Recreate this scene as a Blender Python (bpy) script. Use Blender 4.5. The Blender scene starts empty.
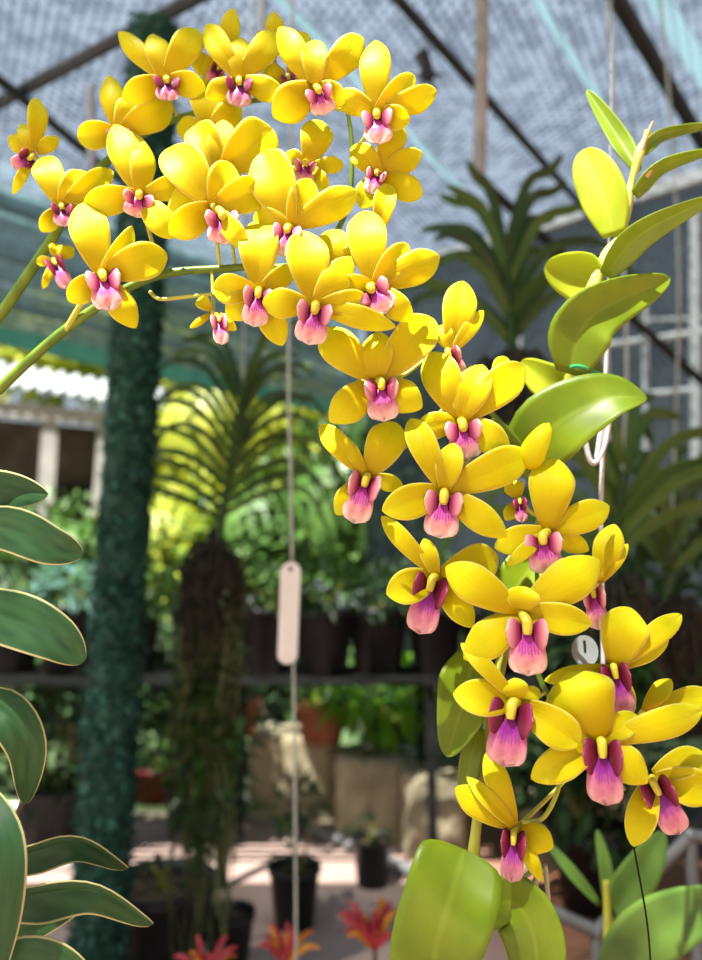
import bpy, math, random
from mathutils import Vector, Matrix
random.seed(7)
sc = bpy.context.scene
COL = sc.collection
V = Vector

# ------------------------------------------------------------------ camera
CAM = V((0, 0, 1.3)); TH = math.radians(8.0); ROOF = 3.4; FPX = 700.0
FWD = V((0, math.cos(TH), math.sin(TH))); UPV = V((0, -math.sin(TH), math.cos(TH)))
cd = bpy.data.cameras.new('camera'); cam = bpy.data.objects.new('camera', cd); COL.objects.link(cam)
cam.location = CAM; cam.rotation_euler = (math.radians(90) + TH, 0, 0)
cd.sensor_fit = 'VERTICAL'; cd.sensor_height = 36.0; cd.sensor_width = 36.0; cd.lens = FPX / 960 * 36.0
cd.clip_start = 0.02; cd.clip_end = 200
cd.dof.use_dof = True; cd.dof.focus_distance = 0.53; cd.dof.aperture_fstop = 3.2
sc.camera = cam

def ray(px, py): return V(((px - 351) / FPX, 0, 0)) + UPV * (-(py - 480) / FPX) + FWD
def P(px, py, d): return CAM + ray(px, py) * d                     # the point a photo measurement stands for, d metres away
def Z(px, py, z):                                                   # ... and the one on a level plane
    r = ray(px, py); return CAM + r * ((z - CAM.z) / r.z)

# ------------------------------------------------------------------ materials
def mat(name):
    m = bpy.data.materials.new(name); m.use_nodes = True; nt = m.node_tree; nt.nodes.clear()
    return m, nt, nt.nodes.new('ShaderNodeOutputMaterial')
def N(nt, t, **kw):
    n = nt.nodes.new(t)
    for k, v in kw.items():
        if k in n.inputs: n.inputs[k].default_value = v
        else: setattr(n, k, v)
    return n
def ramp(nt, src, stops, interp='LINEAR'):
    r = nt.nodes.new('ShaderNodeValToRGB'); r.color_ramp.interpolation = interp
    e = r.color_ramp.elements
    while len(e) < len(stops): e.new(0.5)
    for i, (p, c) in enumerate(stops):
        e[i].position = p; e[i].color = (*c, 1) if len(c) == 3 else c
    nt.links.new(src, r.inputs[0]); return r
def uvn(nt):
    n = nt.nodes.new('ShaderNodeUVMap'); n.uv_map = 'UVMap'
    s = nt.nodes.new('ShaderNodeSeparateXYZ'); nt.links.new(n.outputs[0], s.inputs[0]); return n, s
def math_(nt, op, a, b=None):
    n = nt.nodes.new('ShaderNodeMath'); n.operation = op
    for i, x in enumerate((a, b)):
        if x is None: continue
        if isinstance(x, (int, float)): n.inputs[i].default_value = x
        else: nt.links.new(x, n.inputs[i])
    return n.outputs[0]
def mixc(nt, f, a, b, mode='MIX'):
    n = nt.nodes.new('ShaderNodeMix'); n.data_type = 'RGBA'; n.blend_type = mode
    for i, x in ((0, f), (6, a), (7, b)):
        if isinstance(x, (int, float)): n.inputs[i].default_value = x
        elif isinstance(x, tuple): n.inputs[i].default_value = (*x, 1)
        else: nt.links.new(x, n.inputs[i])
    return n.outputs[2]

def leafy(name, col_fn, trans=0.35, rough=0.4, tint=None, bump=None, spec=0.4):
    """thin living tissue: a glossy skin mixed with light coming through"""
    m, nt, out = mat(name)
    c = col_fn(nt)
    p = N(nt, 'ShaderNodeBsdfPrincipled', Roughness=rough); p.inputs['Specular IOR Level'].default_value = spec
    t = nt.nodes.new('ShaderNodeBsdfTranslucent'); mx = nt.nodes.new('ShaderNodeMixShader'); mx.inputs[0].default_value = trans
    nt.links.new(c, p.inputs['Base Color'])
    if tint: c = mixc(nt, 1.0, c, tint, 'MULTIPLY')
    nt.links.new(c, t.inputs['Color'])
    if bump:
        b = N(nt, 'ShaderNodeBump', Strength=bump[1], Distance=bump[2]); nt.links.new(bump[0](nt), b.inputs['Height'])
        nt.links.new(b.outputs[0], p.inputs['Normal']); nt.links.new(b.outputs[0], t.inputs['Normal'])
    nt.links.new(p.outputs[0], mx.inputs[1]); nt.links.new(t.outputs[0], mx.inputs[2]); nt.links.new(mx.outputs[0], out.inputs[0])
    return m

def petal_col(nt):
    u, s = uvn(nt)
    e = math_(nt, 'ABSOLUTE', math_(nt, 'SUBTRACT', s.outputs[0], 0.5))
    edge = ramp(nt, e, [(0.43, (0, 0, 0)), (0.50, (1, 1, 1))])  # pale margin, its colour also imitating the bright rim highlight
    base = ramp(nt, s.outputs[1], [(0.0, (0.62, 0.45, 0.003)), (0.30, (0.77, 0.68, 0.002)), (0.6, (0.83, 0.83, 0.005)), (1.0, (0.86, 0.88, 0.03))])
    nz = N(nt, 'ShaderNodeTexNoise', Scale=9.0, Detail=3.0); nt.links.new(u.outputs[0], nz.inputs['Vector'])
    c = mixc(nt, math_(nt, 'MULTIPLY', nz.outputs[0], 0.30), base.outputs[0], (0.74, 0.58, 0.002))
    c = mixc(nt, ramp(nt, e, [(0.0, (0.22, 0.22, 0.22)), (0.035, (0, 0, 0))]).outputs[0], c, (0.74, 0.56, 0.002))
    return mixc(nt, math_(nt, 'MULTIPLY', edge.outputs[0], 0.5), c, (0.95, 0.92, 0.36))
def petal_h(nt):
    u, s = uvn(nt)
    w = N(nt, 'ShaderNodeTexNoise', Scale=1.0, Detail=4.0); mp = nt.nodes.new('ShaderNodeMapping'); mp.inputs['Scale'].default_value = (16, 5, 1)
    nt.links.new(u.outputs[0], mp.inputs['Vector']); nt.links.new(mp.outputs[0], w.inputs['Vector']); return w.outputs[0]
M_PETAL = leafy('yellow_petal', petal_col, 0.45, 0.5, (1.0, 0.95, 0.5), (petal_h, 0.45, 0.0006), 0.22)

def lip_fn(stops):
    def f(nt):
        u, s = uvn(nt)
        e = math_(nt, 'ABSOLUTE', math_(nt, 'SUBTRACT', s.outputs[0], 0.5))
        nz = N(nt, 'ShaderNodeTexNoise', Scale=7.0, Detail=2.0); nt.links.new(u.outputs[0], nz.inputs['Vector'])
        v = math_(nt, 'ADD', s.outputs[1], math_(nt, 'MULTIPLY', math_(nt, 'SUBTRACT', nz.outputs[0], 0.5), 0.35))
        v = math_(nt, 'ADD', v, math_(nt, 'MULTIPLY', math_(nt, 'POWER', e, 2.0), 1.1))
        r = ramp(nt, v, stops)
        w = N(nt, 'ShaderNodeTexWave', Scale=3.6, Distortion=2.5); w.bands_direction = 'X'; nt.links.new(u.outputs[0], w.inputs['Vector'])
        vein = math_(nt, 'MULTIPLY', math_(nt, 'LESS_THAN', w.outputs['Fac'], 0.22), math_(nt, 'LESS_THAN', v, 0.62))
        return mixc(nt, math_(nt, 'MULTIPLY', vein, 0.55), r.outputs[0], (0.28, 0.01, 0.30))
    return f
M_LIP = leafy('pink_lip', lip_fn([(0.0, (0.12, 0.003, 0.02)), (0.16, (0.34, 0.015, 0.16)), (0.30, (0.62, 0.06, 0.42)), (0.52, (0.72, 0.16, 0.44)), (0.70, (0.86, 0.36, 0.40)), (0.88, (0.92, 0.58, 0.50)), (1.0, (0.95, 0.75, 0.68))]), 0.35, 0.4)
M_LIPD = leafy('magenta_lip', lip_fn([(0.0, (0.06, 0.002, 0.012)), (0.18, (0.20, 0.008, 0.10)), (0.40, (0.36, 0.03, 0.36)), (0.62, (0.62, 0.15, 0.32)), (0.85, (0.78, 0.32, 0.40)), (1.0, (0.84, 0.50, 0.48))]), 0.3, 0.4)  # deeper copy for lower and shaded flowers; partly real, partly shade in the colour
def wing(stops):
    def f(nt):
        u, s = uvn(nt); return ramp(nt, s.outputs[1], stops).outputs[0]
    return f
M_WING = leafy('lip_wing', wing([(0.0, (0.12, 0.003, 0.02)), (0.28, (0.42, 0.03, 0.14)), (0.65, (0.80, 0.32, 0.38)), (1.0, (0.93, 0.66, 0.58))]), 0.35, 0.4)
M_WINGD = leafy('maroon_lip_wing', wing([(0.0, (0.08, 0.003, 0.01)), (0.5, (0.20, 0.008, 0.045)), (0.9, (0.42, 0.05, 0.14)), (1.0, (0.55, 0.2, 0.2))]), 0.3, 0.4)  # deeper wing copy, own tone with some shade put into it

def flat_leaf(name, c1, c2, scale=6, trans=0.3, rough=0.4, mid=None, spec=0.4):
    def f(nt):
        u, s = uvn(nt)
        nz = N(nt, 'ShaderNodeTexNoise', Scale=scale, Detail=3.0)
        g = nt.nodes.new('ShaderNodeTexCoord'); nt.links.new(g.outputs['Object'], nz.inputs['Vector'])
        c = ramp(nt, nz.outputs[0], [(0.3, c1), (0.7, c2)]).outputs[0]
        if mid:
            e = math_(nt, 'ABSOLUTE', math_(nt, 'SUBTRACT', s.outputs[0], 0.5))
            c = mixc(nt, ramp(nt, e, [(0.015, (0.22, 0.22, 0.22)), (0.05, (0, 0, 0))]).outputs[0], c, mid)
        return c
    return leafy(name, f, trans, rough, (1.0, 1.0, 0.55), None, spec)
M_COLUMN = flat_leaf('column_yellow', (0.66, 0.55, 0.03), (0.76, 0.66, 0.07), 300, 0.2)
M_PEDICEL = flat_leaf('pedicel_green', (0.50, 0.52, 0.06), (0.62, 0.62, 0.12), 80, 0.2)
M_STEM = flat_leaf('flower_stem', (0.09, 0.17, 0.012), (0.18, 0.28, 0.02), 60, 0.1)
M_CANE = flat_leaf('cane', (0.50, 0.50, 0.08), (0.66, 0.62, 0.18), 60, 0.2)
M_CANELOW = flat_leaf('cane_low', (0.30, 0.30, 0.03), (0.40, 0.40, 0.05), 60, 0.15)
M_OLEAF = flat_leaf('orchid_leaf', (0.17, 0.27, 0.008), (0.26, 0.36, 0.012), 30, 0.35, 0.38, (0.45, 0.52, 0.06))
M_YLEAF = flat_leaf('young_orchid_leaf', (0.46, 0.56, 0.008), (0.56, 0.62, 0.015), 30, 0.5, 0.65, (0.62, 0.66, 0.12))
M_YBLADE = flat_leaf('young_blade', (0.06, 0.14, 0.02), (0.12, 0.21, 0.03), 12, 0.25, 0.45)
M_BUDTIP = flat_leaf('shoot_tip', (0.75, 0.42, 0.22), (0.8, 0.55, 0.3), 100, 0.2)
M_ROOT = flat_leaf('aerial_root', (0.42, 0.46, 0.22), (0.58, 0.58, 0.36), 60, 0.1, 0.7)

def cream_leaf(nt):
    u, s = uvn(nt)
    e = math_(nt, 'ABSOLUTE', math_(nt, 'SUBTRACT', s.outputs[0], 0.5))
    nz = N(nt, 'ShaderNodeTexNoise', Scale=5.0, Detail=4.0); nt.links.new(u.outputs[0], nz.inputs['Vector'])
    g = ramp(nt, nz.outputs[0], [(0.3, (0.018, 0.075, 0.022)), (0.7, (0.04, 0.125, 0.034))]).outputs[0]
    w = N(nt, 'ShaderNodeTexWave', Scale=2.2, Distortion=2.0); w.bands_direction = 'DIAGONAL'; nt.links.new(u.outputs[0], w.inputs['Vector'])
    g = mixc(nt, math_(nt, 'MULTIPLY', w.outputs['Fac'], 0.15), g, (0.09, 0.20, 0.08))
    return mixc(nt, ramp(nt, e, [(0.452, (0, 0, 0)), (0.474, (1, 1, 1))]).outputs[0], g, (0.62, 0.60, 0.26))
M_CREAM = leafy('cream_edged_leaf', cream_leaf, 0.12, 0.55, (0.8, 1.0, 0.4), None, 0.3)

def simple(name, c, rough=0.6, metal=0.0, noise=None, spec=0.4, c2=None, bump=0.0, coord='Object'):
    m, nt, out = mat(name)
    p = N(nt, 'ShaderNodeBsdfPrincipled', Roughness=rough, Metallic=metal); p.inputs['Specular IOR Level'].default_value = spec
    p.inputs['Base Color'].default_value = (*c, 1)
    if noise:
        nz = N(nt, 'ShaderNodeTexNoise', Scale=noise, Detail=5.0); g = nt.nodes.new('ShaderNodeTexCoord'); nt.links.new(g.outputs[coord], nz.inputs['Vector'])
        nt.links.new(ramp(nt, nz.outputs[0], [(0.32, c), (0.68, c2)]).outputs[0], p.inputs['Base Color'])
        if bump:
            b = N(nt, 'ShaderNodeBump', Strength=0.6, Distance=bump); nt.links.new(nz.outputs[0], b.inputs['Height']); nt.links.new(b.outputs[0], p.inputs['Normal'])
    nt.links.new(p.outputs[0], out.inputs[0]); return m
M_POT = simple('black_pot', (0.010, 0.010, 0.011), 0.45, c2=(0.02, 0.02, 0.022), noise=20)
M_SOIL = simple('potting_bark', (0.03, 0.02, 0.012), 0.9, c2=(0.09, 0.06, 0.035), noise=60, bump=0.01)
M_CLAY = simple('terracotta', (0.30, 0.09, 0.035), 0.8, c2=(0.42, 0.16, 0.08), noise=12)
M_REDPOT = simple('red_plastic', (0.16, 0.012, 0.012), 0.45, c2=(0.22, 0.02, 0.02), noise=10)
M_GREYPOT = simple('grey_basket', (0.16, 0.14, 0.12), 0.8, c2=(0.30, 0.27, 0.23), noise=25)
M_DARKPIPE = simple('dark_steel', (0.008, 0.012, 0.015), 0.6, 0.0, c2=(0.018, 0.025, 0.030), noise=8)
M_GREYPIPE = simple('galvanised_steel', (0.30, 0.31, 0.31), 0.45, 0.6, c2=(0.42, 0.43, 0.43), noise=10)
M_WOODPOLE = simple('weathered_pole', (0.20, 0.21, 0.20), 0.8, c2=(0.32, 0.33, 0.31), noise=12)
M_WHITE = simple('white_plastic', (0.66, 0.68, 0.64), 0.5, c2=(0.72, 0.74, 0.70), noise=30)
M_WHITEPIPE = simple('white_steel', (0.22, 0.26, 0.27), 0.6, c2=(0.30, 0.34, 0.35), noise=6)
M_CORD = simple('white_cord', (0.42, 0.41, 0.41), 0.8, c2=(0.54, 0.53, 0.53), noise=300)
M_WIRE = simple('grey_green_wire', (0.30, 0.37, 0.33), 0.5, c2=(0.40, 0.46, 0.42), noise=20)
M_TWINE = simple('green_twine', (0.02, 0.35, 0.10), 0.7, c2=(0.04, 0.45, 0.16), noise=200)
M_STONE = simple('pale_stone', (0.40, 0.34, 0.19), 0.9, c2=(0.60, 0.53, 0.35), noise=4, bump=0.05)
M_STONEDARK = simple('mossy_stone', (0.28, 0.25, 0.14), 0.9, c2=(0.60, 0.52, 0.35), noise=5, bump=0.05)
M_BENCH = simple('bench_steel', (0.008, 0.009, 0.008), 0.9, 0.0, c2=(0.022, 0.023, 0.021), noise=9, spec=.2)
M_TILEW = simple('pale_roof_tile', (0.15, 0.17, 0.175), 0.6, c2=(0.24, 0.265, 0.265), noise=3)
M_WOODDK = simple('dark_timber', (0.05, 0.038, 0.03), 0.85, c2=(0.12, 0.095, 0.075), noise=5)
M_POSTGREY = simple('grey_post', (0.24, 0.23, 0.21), 0.85, c2=(0.34, 0.32, 0.29), noise=5)
M_BLACK = simple('inside_dark', (0.012, 0.011, 0.01), 0.9)
M_PAVER = simple('pale_paver', (0.44, 0.35, 0.31), 0.9, c2=(0.60, 0.52, 0.48), noise=7, bump=0.01)
M_STRAP = simple('pale_blue_strap', (0.50, 0.78, 0.85), 0.5, c2=(0.62, 0.86, 0.90), noise=3)
M_VANDA = flat_leaf('vanda_leaf', (0.016, 0.055, 0.012), (0.040, 0.110, 0.022), 8, 0.25, 0.4)
M_VANDALT = flat_leaf('vanda_leaf_fresh', (0.05, 0.13, 0.018), (0.09, 0.19, 0.03), 8, 0.3, 0.4)
M_VROOT = simple('hanging_root', (0.030, 0.048, 0.012), 0.9, c2=(0.11, 0.14, 0.045), noise=14)
M_VROOTP = simple('pale_hanging_root', (0.09, 0.13, 0.05), 0.9, c2=(0.20, 0.25, 0.11), noise=14)
M_CLUMP = simple('root_clump', (0.012, 0.011, 0.007), 0.95, c2=(0.05, 0.045, 0.026), noise=22, bump=0.03)
def bushmat(name, a, b): return flat_leaf(name, a, b, 5, 0.3, 0.5)
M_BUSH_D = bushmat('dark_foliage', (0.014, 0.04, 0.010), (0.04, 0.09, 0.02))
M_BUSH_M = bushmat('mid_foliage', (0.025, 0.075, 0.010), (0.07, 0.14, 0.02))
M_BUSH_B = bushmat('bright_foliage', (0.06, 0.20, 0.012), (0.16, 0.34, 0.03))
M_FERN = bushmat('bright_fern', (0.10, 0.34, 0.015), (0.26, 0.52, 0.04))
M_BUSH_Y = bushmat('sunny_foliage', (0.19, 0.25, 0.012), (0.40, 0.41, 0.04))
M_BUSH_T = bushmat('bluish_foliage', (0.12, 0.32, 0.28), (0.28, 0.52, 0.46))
M_CROT_R = flat_leaf('red_croton_leaf', (0.45, 0.03, 0.05), (0.62, 0.10, 0.12), 20, 0.3)
M_CROT_O = flat_leaf('orange_croton_leaf', (0.62, 0.18, 0.02), (0.75, 0.42, 0.03), 20, 0.3)

# ------------------------------------------------------------------ mesh building
class MB:
    def __init__(s): s.v = []; s.f = []; s.uv = []; s.mi = []
    def grid(s, rows, mi=0, closed=False):
        """rows: list of rows of points (along v), uv = (across, along)"""
        n = len(rows); k = len(rows[0]); b = len(s.v)
        for r in rows: s.v += r
        for i in range(n - 1):
            for j in range(k if closed else k - 1):
                j2 = (j + 1) % k
                s.f.append((b + i * k + j, b + i * k + j2, b + (i + 1) * k + j2, b + (i + 1) * k + j)); s.mi.append(mi)
                u0, u1 = j / (k if closed else k - 1), (j + 1) / (k if closed else k - 1)
                s.uv += [(u0, i / (n - 1)), (u1, i / (n - 1)), (u1, (i + 1) / (n - 1)), (u0, (i + 1) / (n - 1))]
    def poly(s, pts, mi=0):
        b = len(s.v); s.v += pts; s.f.append(tuple(range(b, b + len(pts)))); s.mi.append(mi); s.uv += [(0.5, 0.5)] * len(pts)
    def tube(s, pts, r0, r1=None, seg=8, mi=0, n=None, cap=True):
        r1 = r0 if r1 is None else r1
        sp = spline(pts, n or (len(pts) if len(pts) == 2 else 6 * (len(pts) - 1)))
        rows = []; side = None
        for i, p in enumerate(sp):
            t = (sp[min(i + 1, len(sp) - 1)] - sp[max(i - 1, 0)]).normalized()
            if side is None: side = t.orthogonal().normalized()
            side = (side - t * side.dot(t)).normalized(); o = t.cross(side)
            r = r0 + (r1 - r0) * i / (len(sp) - 1) if not callable(r0) else r0(i / (len(sp) - 1))
            rows.append([p + side * (r * math.cos(a)) + o * (r * math.sin(a)) for a in [2 * math.pi * q / seg for q in range(seg)]])
        s.grid(rows, mi, True)
        if cap: s.poly(list(reversed(rows[0])), mi); s.poly(rows[-1], mi)
    def box(s, c, sx, sy, sz, rot=None, mi=0):
        q = [V((x * sx / 2, y * sy / 2, z * sz / 2)) for x in (-1, 1) for y in (-1, 1) for z in (-1, 1)]
        q = [c + (rot @ p if rot else p) for p in q]
        for f in ((0, 1, 3, 2), (4, 6, 7, 5), (0, 4, 5, 1), (2, 3, 7, 6), (0, 2, 6, 4), (1, 5, 7, 3)): s.poly([q[i] for i in f], mi)
    def lathe(s, c, prof, seg=24, mi=0):
        s.grid([[c + V((r * math.cos(2 * math.pi * q / seg), r * math.sin(2 * math.pi * q / seg), z)) for q in range(seg)] for r, z in prof], mi, True)
    def ball(s, c, rx, ry, rz, seg=12, rng=8, mi=0, jit=0.0, rot=None):
        rows = []
        for i in range(rng + 1):
            a = math.pi * i / rng
            row = []
            for q in range(seg):
                b = 2 * math.pi * q / seg; j = 1 + random.uniform(-jit, jit)
                p = V((rx * math.sin(a) * math.cos(b), ry * math.sin(a) * math.sin(b), -rz * math.cos(a))) * j
                row.append(c + (rot @ p if rot else p))
            rows.append(row)
        s.grid(rows, mi, True)

def spline(pts, n):
    if len(pts) == 2: return [pts[0].lerp(pts[1], i / (n - 1)) for i in range(n)]
    q = [pts[0] * 2 - pts[1]] + list(pts) + [pts[-1] * 2 - pts[-2]]
    out = []
    for i in range(n):
        x = i / (n - 1) * (len(pts) - 1); k = min(int(x), len(pts) - 2); t = x - k
        a, b, c, d = q[k:k + 4]
        out.append(0.5 * (2 * b + (c - a) * t + (2 * a - 5 * b + 4 * c - d) * t * t + (3 * b - a - 3 * c + d) * t ** 3))
    return out

ORG = {}
def obj(name, mb, mats, parent=None, origin=None, solid=0.0, smooth=True, sharp=False):
    origin = origin if origin is not None else (ORG[parent] if parent else V((0, 0, 0)))
    me = bpy.data.meshes.new(name)
    me.from_pydata([tuple(p - origin) for p in mb.v], [], mb.f)
    for m in (mats if isinstance(mats, (list, tuple)) else [mats]): me.materials.append(m)
    uv = me.uv_layers.new(name='UVMap'); uv.data.foreach_set('uv', [x for c in mb.uv for x in c])
    me.polygons.foreach_set('material_index', mb.mi)
    me.polygons.foreach_set('use_smooth', [smooth] * len(mb.f)); me.update()
    o = bpy.data.objects.new(name, me); COL.objects.link(o)
    if parent: o.parent = parent
    o.location = origin - (ORG[parent] if parent else V((0, 0, 0))); ORG[o] = origin
    if solid:
        sm = o.modifiers.new('thickness', 'SOLIDIFY'); sm.thickness = solid; sm.offset = 0
    return o
def thing(name, label, cat, loc, group=None):
    o = bpy.data.objects.new(name, None); COL.objects.link(o); o.location = loc; o.empty_display_size = 0.02
    o['label'] = label; o['category'] = cat; ORG[o] = V(loc)
    if group: o['group'] = group
    return o
def tag(o, label, cat, group=None):
    o['label'] = label; o['category'] = cat
    if group: o['group'] = group
    return o
def struct(o): o['kind'] = 'structure'; return o

def prof_sepal(v): return prof(v, 0.48, 0.42, 1.75, .68)
def prof_petal(v): return prof(v, 0.56, 0.30, 1.95, .66)
def prof_blunt(v): return prof(v, 0.55, 0.75, 9.0)
def prof_leaf(v): return prof(v, 0.42, 0.35, 1.7)
def prof_strap(v): return prof(v, 0.25, 0.70, 2.2)
def prof_wide(v): return prof(v, 0.5, 0.45, 2.6)
def prof_lance(v): return prof(v, 0.35, 0.45, 1.35)
def prof(v, vm, b, p, e=.55):
    if v < vm: return 1 - (1 - b) * ((vm - v) / vm) ** 1.8
    return max(0.0, 1 - ((v - vm) / (1 - vm)) ** p) ** e
def blade(mb, pts, w, pf, nv=14, nu=9, tw=(0, 0), cup=0.0, fold=0.0, curl=0.0, notch=0.0, ripple=0.0, mi=0, face=None):
    """a leaf or petal grown along a spine: w = full width, cup/fold lift the margins, curl rolls the tip back"""
    sp = spline(pts, 40); L = sum((sp[i + 1] - sp[i]).length for i in range(39)); rows = []
    ph = random.uniform(0, 6.28)
    for i in range(nv):
        v = 1 - (1 - i / (nv - 1)) ** 1.35
        row = []
        for j in range(nu):
            u = -1 + 2 * j / (nu - 1)
            vv = v * (1 - notch * math.exp(-(u / 0.22) ** 2) * v ** 6)
            x = vv * 39; k = min(int(x), 38); p = sp[k].lerp(sp[k + 1], x - k)
            t = (sp[min(k + 2, 39)] - sp[max(k - 1, 0)]).normalized()
            f = face if face is not None else (p - CAM).normalized()
            s = t.cross(f)
            s = s.normalized() if s.length > 1e-4 else t.orthogonal().normalized()
            n = s.cross(t).normalized()
            if n.dot(f) > 0: n = -n
            a = tw[0] + (tw[1] - tw[0]) * v
            s2 = s * math.cos(a) + n * math.sin(a); n2 = n * math.cos(a) - s * math.sin(a)
            h = max(w / 2 * pf(v), w * 0.012)
            off = cup * w * u * u * pf(v) + fold * w * abs(u) * pf(v) - curl * L * v ** 3 + ripple * w * math.sin(v * 11 + ph) * u * abs(u) * pf(v)
            row.append(p + s2 * (h * u) + n2 * off)
        rows.append(row)
    mb.grid(rows, mi); return L

def pot_mesh(c, r, h, taper=.75):
    mb = MB(); mb.lathe(c, [(0, 0), (r * taper, 0), (r * .97, h * .90), (r * 1.05, h * .90), (r * 1.05, h), (r * .95, h), (r * .93, h * .85)], 26); return mb
def soil_mesh(c, r, h):
    mb = MB(); mb.lathe(c, [(0, h * .88), (r * .5, h * .90), (r * .95, h * .84)], 20); return mb
def nearest(poly, p):
    sp = spline(poly, 80); return min(sp, key=lambda q: (q - p).length)

# ------------------------------------------------------------------ orchid flowers
def flower(plant, rach, cx, cy, d, lip, petals, deep=False, ped=True, label=None):
    C = P(cx, cy, d); pxm = d / FPX
    core = MB()
    if lip:
        bx, by, tx, ty, w = lip[:5]; B = P(bx, by, d - 0.003); T = P(tx, ty, d - 0.006 - (lip[5] if len(lip) > 5 else 0.003))
        t = (T - B); LL = t.length; t.normalize(); W = w * pxm
        fw = (B - CAM).normalized(); s = t.cross(fw).normalized(); n = s.cross(t).normalized()
        if n.dot(fw) > 0: n = -n
    if lip:                                                    # the column: a short hooded knob standing over the lip
        q0 = C + (C - CAM).normalized() * 0.002; q1 = B - t * (0.04 * LL) + n * 0.0035; q2 = B + t * (0.20 * LL) + n * 0.0055
        core.tube([q0, q1, q2], lambda v: W * (0.115 + 0.03 * math.sin(v * 3.1)) * (1 if v < 0.9 else 0.8), seg=10, n=10)
    else:
        core.ball(C, 0.0022, 0.0022, 0.0022)
    if ped:
        back = C + (C - CAM).normalized() * 0.010
        R = nearest(rach, back + V((0, 0, -0.012)))
        mid = back.lerp(R, 0.5) + V((0, 0.004, -0.004)) + (C - CAM).normalized() * 0.006
        core.tube([C + (C - CAM).normalized() * 0.001, back, mid, R], 0.0021, 0.0014, seg=7, mi=1)
    fl = obj('flower', core, [M_COLUMN, M_PEDICEL], plant, C)
    if label: fl['label'] = label
    for pt in petals:
        k, tx, ty, w = pt[:4]; dx, dy = tx - cx, ty - cy
        l = math.hypot(dx, dy); L = l * pxm; up = -dy / max(l, 1)
        dz = max(pt[4], -4) * 0.001 if len(pt) > 4 and pt[4] is not None else (0.10 * L if up > 0.2 else (-0.05 * L if up > -0.3 else -0.22 * L))
        bend = min(pt[5], .16) if len(pt) > 5 and pt[5] is not None else 0.15
        tw = pt[6] if len(pt) > 6 else random.uniform(-0.2, 0.2)
        db = (-0.0022 if up > 0.6 else 0.0012) if k == 'S' else -0.0004
        B0 = P(cx + dx / l * 3.0, cy + dy / l * 3.0, d + db); ex = 0.09 if up > 0.2 else 0.0; T0 = P(tx + dx * ex, ty + dy * ex, d + db + dz)
        m = B0.lerp(T0, 0.55); m = m + (CAM - m).normalized() * (bend * L)
        mb = MB()
        blade(mb, [B0, m, T0], w * pxm * (1.06 if k == 'S' else 1.03), prof_sepal if k == 'S' else prof_petal, 15, 11, (tw * 0.5, tw),
              cup=random.uniform(-0.20, 0.10), fold=random.uniform(0.0, 0.10), curl=random.uniform(0.08, 0.22) if up > 0.2 else random.uniform(0.0, 0.15), notch=random.choice((0.0, 0.03, 0.05)) if k == 'P' else -0.01, ripple=random.uniform(0.01, 0.05))
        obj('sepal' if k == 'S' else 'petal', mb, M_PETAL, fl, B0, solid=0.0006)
    if lip:
        mb = MB(); rows = []; nv, nu = 14, 13
        for i in range(nv):                                    # mid lobe: narrow dark claw, then bulging forward and turning down, ruffled rim
            v = i / (nv - 1); row = []
            hw = W / 2 * prof(v, 0.68, 0.42, 3.0)
            for j in range(nu):
                u = -1 + 2 * j / (nu - 1)
                bul = 0.16 * LL * math.sin(v * 2.6) - 0.12 * LL * v * v + 0.035 * W * math.sin(8 * u + 4 * v + cx) * v
                vv = v * (1 - 0.09 * math.exp(-(u / 0.3) ** 2) * v ** 4)
                row.append(B + t * (LL * (0.04 + 0.96 * vv)) + s * (hw * u) + n * (bul - 0.16 * W * u * u * (1.2 - v) + 0.02 * W * abs(u)))
            rows.append(row)
        mb.grid(rows, 0)
        for sg in (-1, 1):                                     # side lobes standing up either side of the column
            rows = []
            for i in range(9):
                v = i / 8; row = []
                for j in range(9):
                    u = -1 + 2 * j / 8
                    hh = 0.30 * LL * prof(v, 0.55, 0.75, 2.4)
                    row.append(B + s * (sg * W * (0.15 + 0.40 * v)) + t * (0.24 * LL + hh * u - 0.10 * LL * v) + n * (0.0030 + 0.16 * LL * v + 0.05 * LL * v * v - 0.06 * LL * u * u))
                rows.append(row)
            mb.grid(rows, 1)
        obj('lip', mb, [M_LIPD, M_WINGD] if deep else [M_LIP, M_WING], fl, B, solid=0.0006)
    return fl

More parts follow.
